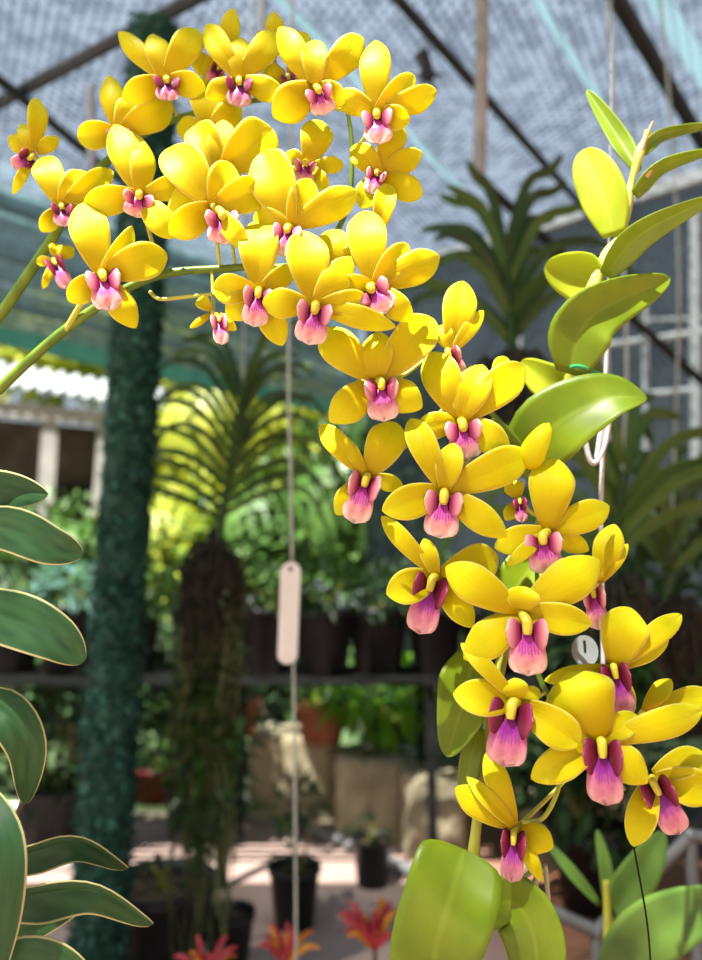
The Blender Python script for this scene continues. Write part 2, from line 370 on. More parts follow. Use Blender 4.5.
# --- sunlit spray arching in from the left
rA = [P(-40, 425, .575), P(0, 388, .575), P(70, 326, .572), P(150, 278, .575), P(232, 268, .58), P(305, 262, .585), P(345, 215, .60), P(352, 150, .605), P(345, 95, .60)]
A = thing('orchid_spray', 'sunlit bright yellow orchid spray on a thick green stem from the left edge', 'orchid', rA[1])
mb = MB(); mb.tube(rA, 0.0046, 0.0016, 10); obj('stem', mb, M_STEM, A)
mb = MB(); mb.tube([P(66, 330, .571), P(80, 306, .565), P(92, 290, .558)], 0.0026, 0.0022, 8); obj('side_stalk', mb, M_PEDICEL, A)
mb = MB(); mb.tube([P(150, 292, .56), P(160, 299, .555), P(185, 297, .555), P(212, 294, .55)], 0.0016, 0.0016, 8); obj('side_stalk', mb, M_PEDICEL, A)
FA = [
 (140, 195, .545, (139, 196, 136, 217, 27, -.004), [('P', 114, 125, 31), ('S', 146, 141, 24), ('P', 188, 184, 24, 4), ('S', 80, 206, 27, -3, .25), ('S', 174, 238, 27, -5, .2)]),
 (101, 275, .535, (103, 277, 110, 310, 30), [('P', 83, 204, 38), ('S', 137, 231, 20, 6, .1, .5), ('P', 163, 254, 36, 2), ('S', 68, 302, 24, -4, .2), ('S', 136, 328, 27, -2)]),
 (222, 172, .552, None, [('P', 192, 121, 34), ('S', 223, 121, 29), ('P', 272, 128, 44), ('S', 168, 215, 28)]),
 (213, 206, .530, (222, 216, 223, 244, 30, -.002), [('P', 168, 142, 43), ('S', 231, 163, 31, 5, .1), ('P', 262, 190, 34, 6), ('S', 169, 236, 30, -6, .25), ('S', 248, 250, 20)]),
 (291, 227, .534, (287, 231, 284, 256, 26), [('P', 262, 153, 46), ('S', 312, 180, 29, 5), ('P', 355, 193, 31, 3), ('S', 252, 215, 22, 4), ('S', 318, 262, 20, 2)]),
 (259, 291, .525, (258, 294, 254, 326, 26), [('P', 258, 218, 39), ('P', 213, 288, 29, -4, .3), ('S', 226, 318, 27, -6), ('S', 283, 346, 27, 2, .1), ('S', 296, 268, 20, 7)]),
 (315, 305, .519, (315, 309, 309, 344, 32), [('P', 304, 232, 42), ('S', 352, 258, 28, 6), ('P', 262, 302, 29, -3, .3), ('P', 372, 300, 24, 3), ('S', 396, 327, 22, 4)]),
 (374, 286, .528, (372, 290, 386, 312, 32, .004), [('P', 363, 209, 39), ('S', 408, 246, 26, 5), ('P', 440, 258, 33, 5), ('S', 336, 290, 26, -5, .3), ('S', 413, 322, 25, -5, .3)]),
 (340, 274, .547, None, [('P', 331, 228, 28), ('S', 358, 243, 18), ('S', 318, 258, 18)]),
 (378, 236, .556, None, [('P', 388, 184, 22), ('S', 352, 222, 16)]),
 (315, 86, .560, (319, 92, 325, 114, 25, -.002), [('P', 278, 27, 27), ('S', 314, 37, 25), ('P', 367, 35, 30), ('S', 273, 117, 35, -4, .3), ('S', 345, 103, 24)]),
 (376, 112, .555, (377, 117, 379, 143, 28), [('P', 374, 37, 31), ('S', 416, 76, 23), ('P', 440, 94, 25), ('S', 335, 95, 23), ('S', 410, 122, 22, -9, .2)]),
 (380, 174, .572, (376, 175, 371, 193, 18), [('P', 400, 116, 28), ('S', 421, 153, 22), ('P', 422, 196, 25), ('S', 353, 145, 24), ('S', 360, 208, 26)]),
 (308, 166, .575, (305, 166, 303, 184, 20), [('P', 322, 116, 32), ('S', 284, 156, 20), ('P', 345, 164, 16), ('S', 285, 185, 18), ('S', 328, 190, 16)]),
]
for f in FA: flower(A, rA, *f)
flower(A, rA, 213, 312, .538, (219, 320, 222, 344, 15), [('S', 190, 328, 7, -4, .1), ('P', 198, 298, 14), ('S', 236, 330, 12)])

# --- shaded spray behind it
rB = [P(-30, 350, .66), P(0, 315, .65), P(50, 242, .64), P(88, 180, .645), P(150, 130, .65), P(215, 108, .65), P(270, 98, .645), P(300, 92, .64)]
Bp = thing('orchid_spray', 'duller golden orchid spray behind the sunlit one, its flowers along the upper left', 'orchid', rB[1])
mb = MB(); mb.tube(rB, 0.0056, 0.0018, 10); obj('stem', mb, M_STEM, Bp)
FB = [
 (165, 80, .600, (167, 83, 168, 100, 23), [('P', 118, 32, 20), ('S', 154, 28, 25), ('P', 199, 24, 29), ('S', 122, 99, 24), ('S', 206, 88, 23)]),
 (239, 80, .596, (239, 84, 239, 106, 24), [('P', 206, 25, 24), ('S', 240, 32, 24), ('P', 281, 27, 27), ('S', 285, 96, 22), ('S', 205, 97, 20)]),
 (222, 68, .622, (217, 70, 209, 81, 12), [('S', 234, 8, 20), ('P', 190, 62, 20), ('S', 205, 92, 18)]),
 (288, 76, .612, (289, 79, 293, 92, 14), [('P', 308, 29, 20), ('S', 262, 74, 20), ('P', 318, 64, 20), ('S', 270, 100, 16)]),
 (274, 52, .625, None, [('S', 277, 8, 19), ('P', 254, 34, 14), ('P', 298, 30, 14)]),
 (210, 134, .610, None, [('P', 204, 79, 32), ('S', 242, 103, 26), ('S', 176, 125, 22)]),
 (118, 132, .608, (119, 135, 122, 152, 20), [('P', 108, 76, 24), ('S', 138, 97, 26), ('P', 172, 106, 30), ('S', 76, 138, 25), ('S', 148, 160, 22)]),
 (61, 207, .605, (62, 209, 64, 226, 18), [('P', 40, 151, 29), ('S', 84, 170, 25), ('P', 110, 172, 22), ('S', 41, 232, 17), ('S', 90, 215, 16)]),
 (34, 154, .622, (30, 158, 14, 168, 17), [('P', 40, 96, 19), ('S', 21, 121, 15), ('P', 4, 137, 17), ('S', 57, 138, 14), ('S', 12, 194, 10)]),
 (54, 260, .628, (55, 263, 68, 288, 15), [('S', 36, 262, 10), ('P', 58, 244, 14), ('P', 73, 248, 13), ('S', 43, 289, 8)]),
]
for f in FB: flower(Bp, rB, *f, deep=True)

# --- leafy plant with the cascading spray, right of centre
base = P(470, 1000, .56); base.z = 0
O = thing('orchid_plant', 'tall green-leaved orchid cane carrying the yellow cascade with magenta lips, right of centre', 'orchid', base)
cane = [V((base.x, base.y, 0.20)), V((base.x, base.y, 0.6)), P(468, 1040, .56), P(472, 930, .56), P(474, 850, .565), P(484, 770, .575), P(494, 690, .585), P(520, 600, .60), P(548, 490, .615), P(567, 390, .62), P(585, 315, .62)]
mb = MB(); mb.tube(cane, lambda v: 0.0052 + 0.001 * math.sin(v * 55), 0, 10, n=70); obj('cane', mb, M_CANELOW, O)
shoot = [P(585, 315, .62), P(601, 268, .62), P(619, 238, .62), P(628, 196, .62), P(640, 152, .622), P(648, 132, .625)]
mb = MB(); mb.tube(shoot, lambda v: 0.0072 - 0.0045 * v + 0.0010 * math.sin(v * 26), 0, 10, n=40); obj('young_cane', mb, M_CANE, O)
mb = MB(); mb.tube([P(641, 150, .62), P(646, 137, .618), P(653, 121, .615)], 0.0028, 0.0006, 7); mb.tube([P(646, 176, .612), P(652, 170, .608)], 0.003, 0.0008, 7); obj('shoot_tip', mb, M_BUDTIP, O)
LV = [  # points (px, py, d), width px, profile, fold, twist, material
 ([(614, 236, .617), (603, 195, .622), (583, 150, .64)], 44, prof_wide, .10, (0.1, 0.0), M_YLEAF),
 ([(638, 172, .622), (618, 138, .640), (587, 90, .66)], 20, prof_leaf, .25, (0.4, 0.2), M_OLEAF),
 ([(642, 152, .622), (664, 134, .630), (715, 124, .650)], 13, prof_strap, .25, (0.3, 0.3), M_OLEAF),
 ([(634, 195, .617), (662, 166, .610), (715, 149, .605)], 16, prof_strap, .25, (0.4, 0.4), M_OLEAF),
 ([(605, 275, .612), (641, 234, .590), (715, 196, .560)], 31, prof_lance, .2, (0.3, 0.2), M_OLEAF),
 ([(602, 285, .618), (578, 276, .63), (545, 266, .645)], 48, prof_leaf, .12, (0.0, -0.2), M_YLEAF),
 ([(569, 374, .605), (590, 318, .60), (670, 278, .60)], 62, prof_lance, .14, (0.2, 0.0), M_OLEAF),
 ([(580, 385, .618), (550, 382, .63), (521, 362, .65)], 38, prof_leaf, .1, (0.0, -0.3), M_YLEAF),
 ([(519, 472, .60), (552, 428, .585), (604, 400, .575), (647, 398, .57)], 76, prof_lance, .12, (0.1, -0.9), M_OLEAF),
 ([(548, 545, .60), (522, 580, .59), (500, 618, .59)], 50, prof_wide, .1, (0.0, 0.0), M_OLEAF),
 ([(474, 652, .585), (464, 700, .568), (447, 757, .560)], 58, prof_lance, .10, (0.0, 0.2), M_OLEAF),
 ([(480, 728, .572), (472, 755, .566), (464, 794, .566)], 22, prof_wide, .1, (0.2, 0.2), M_OLEAF),
 ([(430, 1060, .525), (434, 960, .500), (450, 900, .498), (464, 849, .520)], 92, prof_blunt, .05, (0.0, 0.1), M_OLEAF),
 ([(474, 918, .545), (512, 902, .525), (535, 940, .512), (538, 1015, .510)], 64, prof_wide, .08, (0.6, 0.1), M_OLEAF),
]
for pts, w, pf, fold, tw, m in LV:
    mb = MB(); q = [P(*a) for a in pts]
    blade(mb, q, w * pts[len(pts) // 2][2] / FPX, pf, 20, 11, tw, cup=0.05, fold=fold * 0.6, ripple=0.015)
    obj('leaf', mb, m, O, q[0], solid=0.0009)
rC = [P(548, 490, .605), P(520, 445, .59), P(478, 400, .575), P(446, 372, .575), P(425, 360, .575)]
rD = [P(520, 600, .598), P(528, 640, .585), P(545, 690, .57), P(575, 725, .565), P(605, 760, .565), P(625, 790, .565)]
for rr in (rC, rD):
    mb = MB(); mb.tube(rr, 0.0030, 0.0013, 8); obj('flower_stem', mb, M_STEM, O)
rCD = list(reversed(rC)) + rD[1:]
FC = [
 (377, 381, .540, (381, 384, 384, 421, 31), [('P', 320, 330, 37), ('S', 376, 331, 31, 2), ('P', 435, 314, 41), ('S', 330, 423, 34), ('S', 422, 408, 32)], 0),
 (452, 352, .562, (448, 352, 459, 378, 21, -.004), [('P', 464, 281, 33), ('S', 483, 311, 15), ('P', 440, 326, 18)], 0),
 (460, 420, .545, (463, 426, 466, 459, 33), [('P', 431, 353, 38), ('S', 481, 366, 34, 1), ('P', 523, 367, 36), ('S', 415, 430, 26), ('S', 510, 450, 30)], 0),
 (492, 385, .562, None, [('P', 506, 356, 17), ('S', 470, 368, 16)], 0),
 (368, 477, .545, (366, 479, 354, 523, 29), [('P', 320, 425, 23), ('S', 341, 435, 13), ('P', 395, 424, 38), ('S', 336, 516, 27), ('S', 404, 487, 17)], 0),
 (444, 491, .530, (444, 497, 440, 538, 34), [('P', 411, 418, 28), ('S', 453, 445, 26), ('P', 530, 455, 38), ('S', 382, 511, 33), ('S', 508, 538, 28)], 0),
 (437, 577, .545, (432, 581, 419, 634, 31), [('P', 384, 520, 19), ('S', 424, 540, 17), ('P', 500, 558, 40), ('S', 386, 594, 33), ('S', 474, 628, 26)], 1),
 (521, 612, .514, (527, 624, 528, 676, 37), [('P', 450, 570, 38), ('S', 524, 588, 31, 1), ('P', 597, 562, 43), ('S', 462, 660, 36, -6, .25), ('S', 592, 624, 30)], 0),
 (548, 531, .534, (543, 538, 547, 574, 33), [('P', 554, 457, 44), ('S', 612, 506, 30, 2), ('S', 494, 548, 28, -3, .25), ('S', 507, 566, 14), ('S', 590, 552, 20, 5)], 0),
 (520, 500, .56, (520, 502, 522, 522, 12), [('P', 512, 482, 20), ('S', 505, 520, 14)], 1),
 (598, 584, .552, (593, 590, 599, 630, 20), [('P', 613, 526, 28), ('S', 627, 543, 14), ('S', 585, 560, 16)], 0),
 (614, 668, .530, (614, 668, 625, 717, 25), [('P', 630, 611, 44), ('P', 684, 611, 22), ('S', 668, 640, 20), ('S', 543, 680, 18, 2), ('S', 636, 706, 12)], 1),
 (518, 702, .508, (512, 706, 504, 767, 39), [('P', 465, 645, 17), ('S', 514, 680, 24, -1), ('S', 453, 694, 34), ('P', 580, 744, 36), ('S', 540, 690, 16)], 1),
 (600, 741, .503, (602, 744, 606, 806, 34), [('P', 570, 677, 70, 4), ('P', 706, 713, 30), ('S', 635, 716, 24, 3), ('S', 529, 782, 32, -3, .25), ('S', 648, 784, 34), ('S', 533, 718, 24, 8)], 1),
 (642, 712, .542, None, [('P', 670, 680, 18), ('P', 712, 692, 22)], 1),
 (652, 777, .520, (653, 782, 680, 835, 28, .004), [('P', 714, 792, 36), ('S', 706, 752, 27), ('S', 633, 847, 28), ('S', 690, 800, 16)], 1),
 (516, 828, .524, (514, 833, 511, 883, 22), [('P', 458, 792, 28), ('S', 471, 780, 16), ('P', 489, 758, 24), ('S', 554, 848, 28), ('S', 543, 884, 14)], 1),
]
for *f, deep in FC: flower(O, rCD, *f, deep=bool(deep))
mb = MB(); mb.tube([P(522, 822, .526), P(543, 818, .528), P(558, 790, .535), P(563, 760, .55)], 0.0019, 0.0017, 8); obj('flower_stalk', mb, M_PEDICEL, O)
obj('pot', pot_mesh(base, .11, .22), M_POT, O); obj('soil', soil_mesh(base, .11, .22), M_SOIL, O)
mb = MB()
bud = [P(531, 470, .545), P(533, 452, .543), P(549, 423, .545)]
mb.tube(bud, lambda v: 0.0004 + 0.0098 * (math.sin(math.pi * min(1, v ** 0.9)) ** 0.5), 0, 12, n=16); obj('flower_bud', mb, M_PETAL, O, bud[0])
mb = MB()
for a in ([(541, 865), (520, 880), (505, 890)], [(545, 865), (548, 895), (550, 915)], [(538, 868), (536, 890), (539, 912)], [(543, 868), (530, 888), (522, 902)]):
    mb.tube([P(x, y, .55) for x, y in a], 0.0022, 0.0014, 7)
obj('aerial_roots', mb, M_ROOT, O)

# --- white cord with loop, twine, tag beside the cane
mb = MB(); zt = P(607, 346, .70); mb.tube([P(613, -60, 1.6), P(611, 100, .9), zt], 0.0007, 0.0007, 6); mb.tube([P(607, 346, .70), P(604, 420, .70), P(601, 520, .70), P(603, 640, .70), P(603, 700, .70)], 0.0022, 0.0022, 8)
mb.tube([P(585, 440, .69), P(590, 460, .69), P(597, 461, .69), P(606, 440, .69), P(610, 405, .69), P(603, 420, .69), P(597, 458, .69)], 0.0026, 0.0026, 8)
tag(obj('white_string', mb, M_CORD), 'white string with a knotted loop hanging behind the orchid cane', 'string')
mb = MB(); mb.tube([P(566, 370, .61), P(578, 366, .60), P(600, 374, .61), P(612, 384, .66), P(606, 392, .70)], 0.0016, 0.0016, 6)
tag(obj('garden_twine', mb, M_TWINE), 'bright green twine tying the orchid cane to the white string', 'twine')
mb = MB(); c = P(585, 651, .60); u = V((1, 0, 0)); n0 = (CAM - c).normalized(); w0 = n0.cross(u)
rows = []
for k in range(2):
    rows.append([c + u * (0.0115 * math.cos(a)) + w0 * (0.014 * math.sin(a)) + n0 * (0.0012 * k) for a in [2 * math.pi * i / 20 for i in range(20)]])
mb.grid(rows, 0, True); mb.poly(rows[1]); mb.poly(list(reversed(rows[0])))
M_TAG = simple('grey_white_card', (0.26, 0.29, 0.29), 0.7, c2=(0.33, 0.36, 0.36), noise=40)
ptag = obj('plant_tag', mb, M_TAG, None, c); tag(ptag, 'small round white tag with a dark slit among the orchid flowers', 'tag')
mb = MB(); mb.box(c + w0 * 0.004 + n0 * 0.0016, 0.0018, 0.0012, 0.010); obj('slit', mb, M_BLACK, ptag)

# ------------------------------------------------------------------ cream-edged shrub at the left edge
sb = P(-60, 1000, .60); sb.z = 0
S = thing('variegated_shrub', 'shrub of dark green leaves with cream edges reaching in at the left edge', 'shrub', sb)
mb = MB(); mb.tube([sb, P(-60, 1000, .6)], .008, .006, 8); mb.tube([P(-60, 1000, .6), P(-20, 900, .6), P(8, 840, .59), P(24, 798, .58)], 0.006, 0.0024, 8)
mb.tube([P(-20, 900, .6), P(-60, 760, .6), P(-70, 600, .58), P(-60, 480, .58)], 0.006, 0.004, 8)
mb.tube([P(-60, 1000, .6), P(-5, 930, .58), P(20, 880, .57)], 0.005, 0.003, 8); obj('stem', mb, M_WOODDK, S)
SL = [
 ([(-75, 500, .60), (-10, 489, .565), (48, 494, .55)], 46, prof_leaf, .12, (.5, .2)),
 ([(-80, 530, .58), (0, 527, .535), (50, 545, .525), (83, 555, .53)], 46, prof_leaf, .10, (.1, .1)),
 ([(-80, 600, .57), (0, 615, .525), (50, 635, .515), (84, 662, .52)], 56, prof_leaf, .08, (0, 0)),
 ([(-50, 718, .57), (-4, 708, .535), (26, 745, .53), (26, 804, .545)], 44, prof_leaf, .08, (0, 0)),
 ([(-50, 770, .55), (-14, 830, .50), (-4, 900, .49), (-12, 1000, .50)], 62, prof_leaf, .05, (0, 0)),
 ([(-10, 866, .57), (35, 850, .57), (80, 842, .565), (128, 868, .575)], 40, prof_lance, .35, (.75, .75)),
 ([(-10, 905, .55), (40, 893, .545), (95, 890, .54), (153, 924, .555)], 48, prof_lance, .35, (.75, .75)),
 ([(-30, 950, .58), (30, 925, .59), (90, 900, .61)], 34, prof_lance, .2, (.5, .5)),
 ([(-40, 990, .52), (30, 965, .51), (95, 985, .52)], 56, prof_leaf, .1, (.3, .3)),
]
for pts, w, pf, fold, tw in SL:
    mb = MB(); q = [P(*a) for a in pts]
    blade(mb, q, w * pts[len(pts) // 2][2] / FPX, pf, 22, 21, tw, fold=fold, cup=-.03, ripple=.01)
    obj('leaf', mb, M_CREAM, S, q[0], solid=0.0008)

# ------------------------------------------------------------------ the shade house
def pipe(name, a, b, r, m, label, cat='pipe', group=None, seg=10):
    mb = MB(); mb.tube([a, b], r, r, seg); return tag(obj(name, mb, m, None, a), label, cat, group)

# ground
m, nt, out = mat('packed_ground')
g = nt.nodes.new('ShaderNodeTexCoord'); p = N(nt, 'ShaderNodeBsdfPrincipled', Roughness=0.95)
n1 = N(nt, 'ShaderNodeTexNoise', Scale=1.1, Detail=6.0); n2 = N(nt, 'ShaderNodeTexNoise', Scale=28.0, Detail=4.0)
for n in (n1, n2): nt.links.new(g.outputs['Object'], n.inputs['Vector'])
c = ramp(nt, n1.outputs[0], [(0.30, (0.36, 0.24, 0.19)), (0.5, (0.70, 0.49, 0.42)), (0.72, (0.76, 0.54, 0.46))]).outputs[0]
sx = nt.nodes.new('ShaderNodeSeparateXYZ'); nt.links.new(g.outputs['Object'], sx.inputs[0])
red = ramp(nt, math_(nt, 'ADD', sx.outputs[0], math_(nt, 'MULTIPLY', n1.outputs[0], 0.3)), [(0.55, (0, 0, 0)), (0.85, (1, 1, 1))]).outputs[0]
c = mixc(nt, red, c, (0.50, 0.20, 0.10))
c = mixc(nt, math_(nt, 'MULTIPLY', n2.outputs[0], 0.5), c, (0.25, 0.18, 0.13))
gy = ramp(nt, math_(nt, 'MULTIPLY', math_(nt, 'ADD', sx.outputs[1], math_(nt, 'MULTIPLY', n1.outputs[0], 0.5)), 0.1), [(0.41, (0, 0, 0)), (0.44, (1, 1, 1))]).outputs[0]
c = mixc(nt, gy, c, mixc(nt, n2.outputs[0], (0.012, 0.030, 0.006), (0.045, 0.08, 0.018)))
nt.links.new(c, p.inputs['Base Color']); bp = N(nt, 'ShaderNodeBump', Strength=0.4, Distance=0.02); nt.links.new(n2.outputs[0], bp.inputs['Height']); nt.links.new(bp.outputs[0], p.inputs['Normal'])
nt.links.new(p.outputs[0], out.inputs[0])
mb = MB(); mb.grid([[V((-14, -4, 0)), V((14, -4, 0))], [V((-14, 24, 0)), V((14, 24, 0))]]); struct(obj('floor', mb, m))

# woven shade cloth
def netmat(name, thread, dots, open_, pitch, dotamt):
    m, nt, out = mat(name); g = nt.nodes.new('ShaderNodeTexCoord')
    sx = nt.nodes.new('ShaderNodeSeparateXYZ'); nt.links.new(g.outputs['UV'], sx.inputs[0])
    nz = N(nt, 'ShaderNodeTexNoise', Scale=2.2, Detail=4.0); nt.links.new(g.outputs['UV'], nz.inputs['Vector'])
    nf = N(nt, 'ShaderNodeTexNoise', Scale=11.0, Detail=5.0); nt.links.new(g.outputs['UV'], nf.inputs['Vector'])
    sa = math_(nt, 'SINE', math_(nt, 'MULTIPLY', sx.outputs[0], 6.283 / pitch)); sb = math_(nt, 'SINE', math_(nt, 'MULTIPLY', sx.outputs[1], 6.283 / (pitch * 1.7)))
    dot = math_(nt, 'GREATER_THAN', math_(nt, 'ADD', math_(nt, 'MULTIPLY', sa, sb), math_(nt, 'MULTIPLY', math_(nt, 'SUBTRACT', nz.outputs[0], 0.5), 1.6)), 0.35)
    patch = ramp(nt, nf.outputs[0], [(0.44, (0, 0, 0)), (0.58, (1, 1, 1))]).outputs[0]
    col = mixc(nt, math_(nt, 'MULTIPLY', dot, dotamt), thread, dots)
    col = mixc(nt, math_(nt, 'MULTIPLY', patch, 0.6), col, dots)
    d = nt.nodes.new('ShaderNodeBsdfDiffuse'); t = nt.nodes.new('ShaderNodeBsdfTranslucent'); tr = nt.nodes.new('ShaderNodeBsdfTransparent')
    nt.links.new(col, d.inputs[0]); nt.links.new(col, t.inputs[0])
    m1 = nt.nodes.new('ShaderNodeMixShader'); m1.inputs[0].default_value = 0.75; nt.links.new(d.outputs[0], m1.inputs[1]); nt.links.new(t.outputs[0], m1.inputs[2])
    m2 = nt.nodes.new('ShaderNodeMixShader'); nt.links.new(math_(nt, 'MULTIPLY', math_(nt, 'SUBTRACT', 1.0, math_(nt, 'MULTIPLY', dot, 0.6)), open_), m2.inputs[0])
    nt.links.new(m1.outputs[0], m2.inputs[1]); nt.links.new(tr.outputs[0], m2.inputs[2]); nt.links.new(m2.outputs[0], out.inputs[0]); return m
M_NET = netmat('shade_cloth', (0.080, 0.098, 0.126), (0.010, 0.013, 0.019), 0.34, 0.045, 0.85)
M_NET2 = netmat('added_shade_cloth', (0.10, 0.115, 0.14), (0.03, 0.035, 0.045), 0.14, 0.022, 0.6)  # for the unseen extra layer added to shade rear spray and background
M_SIDENET = netmat('side_shade_cloth', (0.055, 0.074, 0.082), (0.018, 0.024, 0.028), 0.14, 0.05, 0.6)
ROOF = 3.4
def sheet(name, quad, m, uvs):
    mb = MB(); mb.v += quad; mb.f.append((0, 1, 2, 3)); mb.mi.append(0); mb.uv += uvs
    return obj(name, mb, m)
M_NET3 = netmat('added_light_gap_cloth', (0.080, 0.098, 0.126), (0.010, 0.013, 0.019), 0.70, 0.045, 0.85)  # unseen panel added to let more sun onto the front spray and shoot
mb = MB()
def roofpoly(pts, mi=0):
    b = len(mb.v); mb.v += [V((x, y, ROOF)) for x, y in pts]; mb.f.append(tuple(range(b, b + len(pts)))); mb.mi.append(mi); mb.uv += pts
def roofrect(x0, x1, y0, y1, mi=0): roofpoly([(x0, y0), (x1, y0), (x1, y1), (x0, y1)], mi)
roofrect(-5.5, 5.5, -3, -1.0); roofrect(-5.5, -1.3, -1.0, -.245); roofrect(-1.3, 0.3, -1.0, -.245, 2); roofrect(0.3, 5.5, -1.0, -.245)
roofrect(-5.5, -.95, -.245, -.112); roofrect(-.95, -.42, -.245, -.112, 1); roofrect(-.42, 5.5, -.245, -.16)
roofrect(-5.5, -.42, -.112, -.03); roofrect(-.42, -.12, -.16, -.03, 1); roofrect(-.12, 5.5, -.16, -.03)
roofpoly([(-5.5, -.03), (5.5, -.03), (5.5, .53), (-.35, 5.0), (-5.5, .2)])
M_NET4 = netmat('added_dimming_cloth', (0.080, 0.098, 0.126), (0.010, 0.013, 0.019), 0.19, 0.045, 0.85)  # unseen panel added to dim the sun on the cascade
struct(obj('ceiling', mb, [M_NET, M_NET3, M_NET4]))
def overlay(x0, x1, y0, y1, label):
    o = sheet('added_sun_blocker', [V((x0, y0, ROOF + .03)), V((x1, y0, ROOF + .03)), V((x1, y1, ROOF + .03)), V((x0, y1, ROOF + .03))], M_NET2, [(x0, y0), (x1, y0), (x1, y1), (x0, y1)])  # unseen layer above the roof, added to block sun
    o['kind'] = 'structure'
overlay(-5.2, -0.42, -0.112, 1.9, '')
overlay(-0.42, 5.2, 0.45, 1.9, '')

# right side: cloth wall on a white frame, pale fascia along the roof edge
WA, WB = V((0.10, 4.66, 0)), V((3.6, 1.98, 0)); wd = (WB - WA).normalized(); wl = (WB - WA).length
def W(t, z, off=0.0): return WA + wd * t + V((0, 0, z)) + V((-wd.y, wd.x, 0)) * off
sn = sheet('wall_right', [W(0, 0), W(wl, 0), W(wl, ROOF), W(0, ROOF)], M_SIDENET, [(0, 0), (wl, 0), (wl, ROOF), (0, ROOF)]); struct(sn)
mb = MB(); mb.box(W(wl / 2, ROOF - .06, -.03), wl, .04, .07, Matrix.Rotation(math.atan2(wd.y, wd.x), 3, 'Z')); struct(obj('trim_1', mb, M_WHITEPIPE))
def onwall(px, py, off=-.05):                                         # where a photo point falls on that wall
    r = ray(px, py); nrm = V((-wd.y, wd.x, 0)); return CAM + r * (((WA - CAM).dot(nrm) + off) / r.dot(nrm))
k = 2
for a, b, r in (((606, 300), (608, 480), .014), ((645, 280), (646, 450), .017), ((695, 205), (696, 470), .028), ((560, 352), (720, 330), .020), ((560, 402), (720, 388), .018), ((560, 322), (720, 318), .009), ((520, 300), (522, 520), .012)):
    mb = MB(); mb.tube([onwall(*a), onwall(*b)], r, r, 8); struct(obj('trim_%d' % k, mb, M_WHITEPIPE)); k += 1

# roof pipes, braces and straps
pipe('roof_pipe', Z(372, -30, 3.34), Z(600, 226, 3.34), .020, M_DARKPIPE, 'thin dark roof pipe running down right from top centre, with a black clamp on it', 'pipe')
pipe('roof_pipe', Z(600, -30, 3.33), Z(722, 176, 3.33), .032, M_DARKPIPE, 'thick dark roof pipe in the top right corner', 'pipe')
pipe('roof_pipe', Z(-40, 124, 3.33), Z(225, -18, 3.33), .026, M_DARKPIPE, 'dark roof pipe rising from the left edge towards top centre', 'pipe')
pipe('roof_pipe', Z(-40, 47, 3.29), Z(150, 205, 3.29), .022, M_DARKPIPE, 'dark roof pipe crossing the rising one near the left edge', 'pipe')
pipe('brace_pipe', P(478, 178, 2.5), P(720, 398, 3.2), .019, M_BENCH, 'diagonal dark brace behind the leafy orchid shoot', 'pipe')
pipe('roof_post', P(91, 86, 2.60), P(92, 170, 2.62), .016, M_GREYPIPE, 'short grey upright under the rising dark roof pipe', 'pipe')
pipe('roof_post', P(262, -12, 2.5), P(262, 96, 2.52), .015, M_GREYPIPE, 'grey upright behind the top of the yellow flowers', 'pipe')
mb = MB(); c = Z(427, 66, 3.31); mb.tube([Z(421, 52, 3.34), Z(427, 70, 3.28), Z(428, 80, 3.24)], .030, .022, 8)
for a in range(5):
    q = Z(427, 76, 3.26); mb.tube([q, q + V((.07 * math.cos(a * 1.26 + .3), .02, .07 * math.sin(a * 1.26 + .3)))], .016, .004, 6)
tag(obj('pipe_clamp', mb, M_POT, None, c), 'small black star-shaped clamp hanging from the thin roof pipe', 'clamp')
M_STRAPT = netmat('pale_blue_translucent_strap', (0.34, 0.50, 0.54), (0.28, 0.44, 0.48), 0.35, 0.05, 0.2)
def strap(a, b, w, label):
    mb = MB(); s = (b - a).cross(V((0, 0, 1))).normalized() * (w / 2); h = V((0, 0, .004))
    for z0 in (h, -h): mb.poly([a + s + z0, b + s + z0, b - s + z0, a - s + z0] if z0 is h else [a - s + z0, b - s + z0, b + s + z0, a + s + z0])
    for p0, p1 in ((a + s, b + s), (b - s, a - s)): mb.poly([p0 - h, p1 - h, p1 + h, p0 + h])
    tag(obj('roof_strap', mb, M_STRAPT, None, a, smooth=False), label, 'strap')
strap(Z(262, -20, 3.37), Z(486, 216, 3.37), .034, 'long pale blue strap under the shade cloth above the yellow flowers')
strap(Z(524, -20, 3.37), Z(604, 108, 3.37), .030, 'pale blue strap under the shade cloth beside the shoot tip')
strap(Z(640, -30, 3.37), Z(722, 104, 3.37), .075, 'wide pale blue strap in the top right corner')

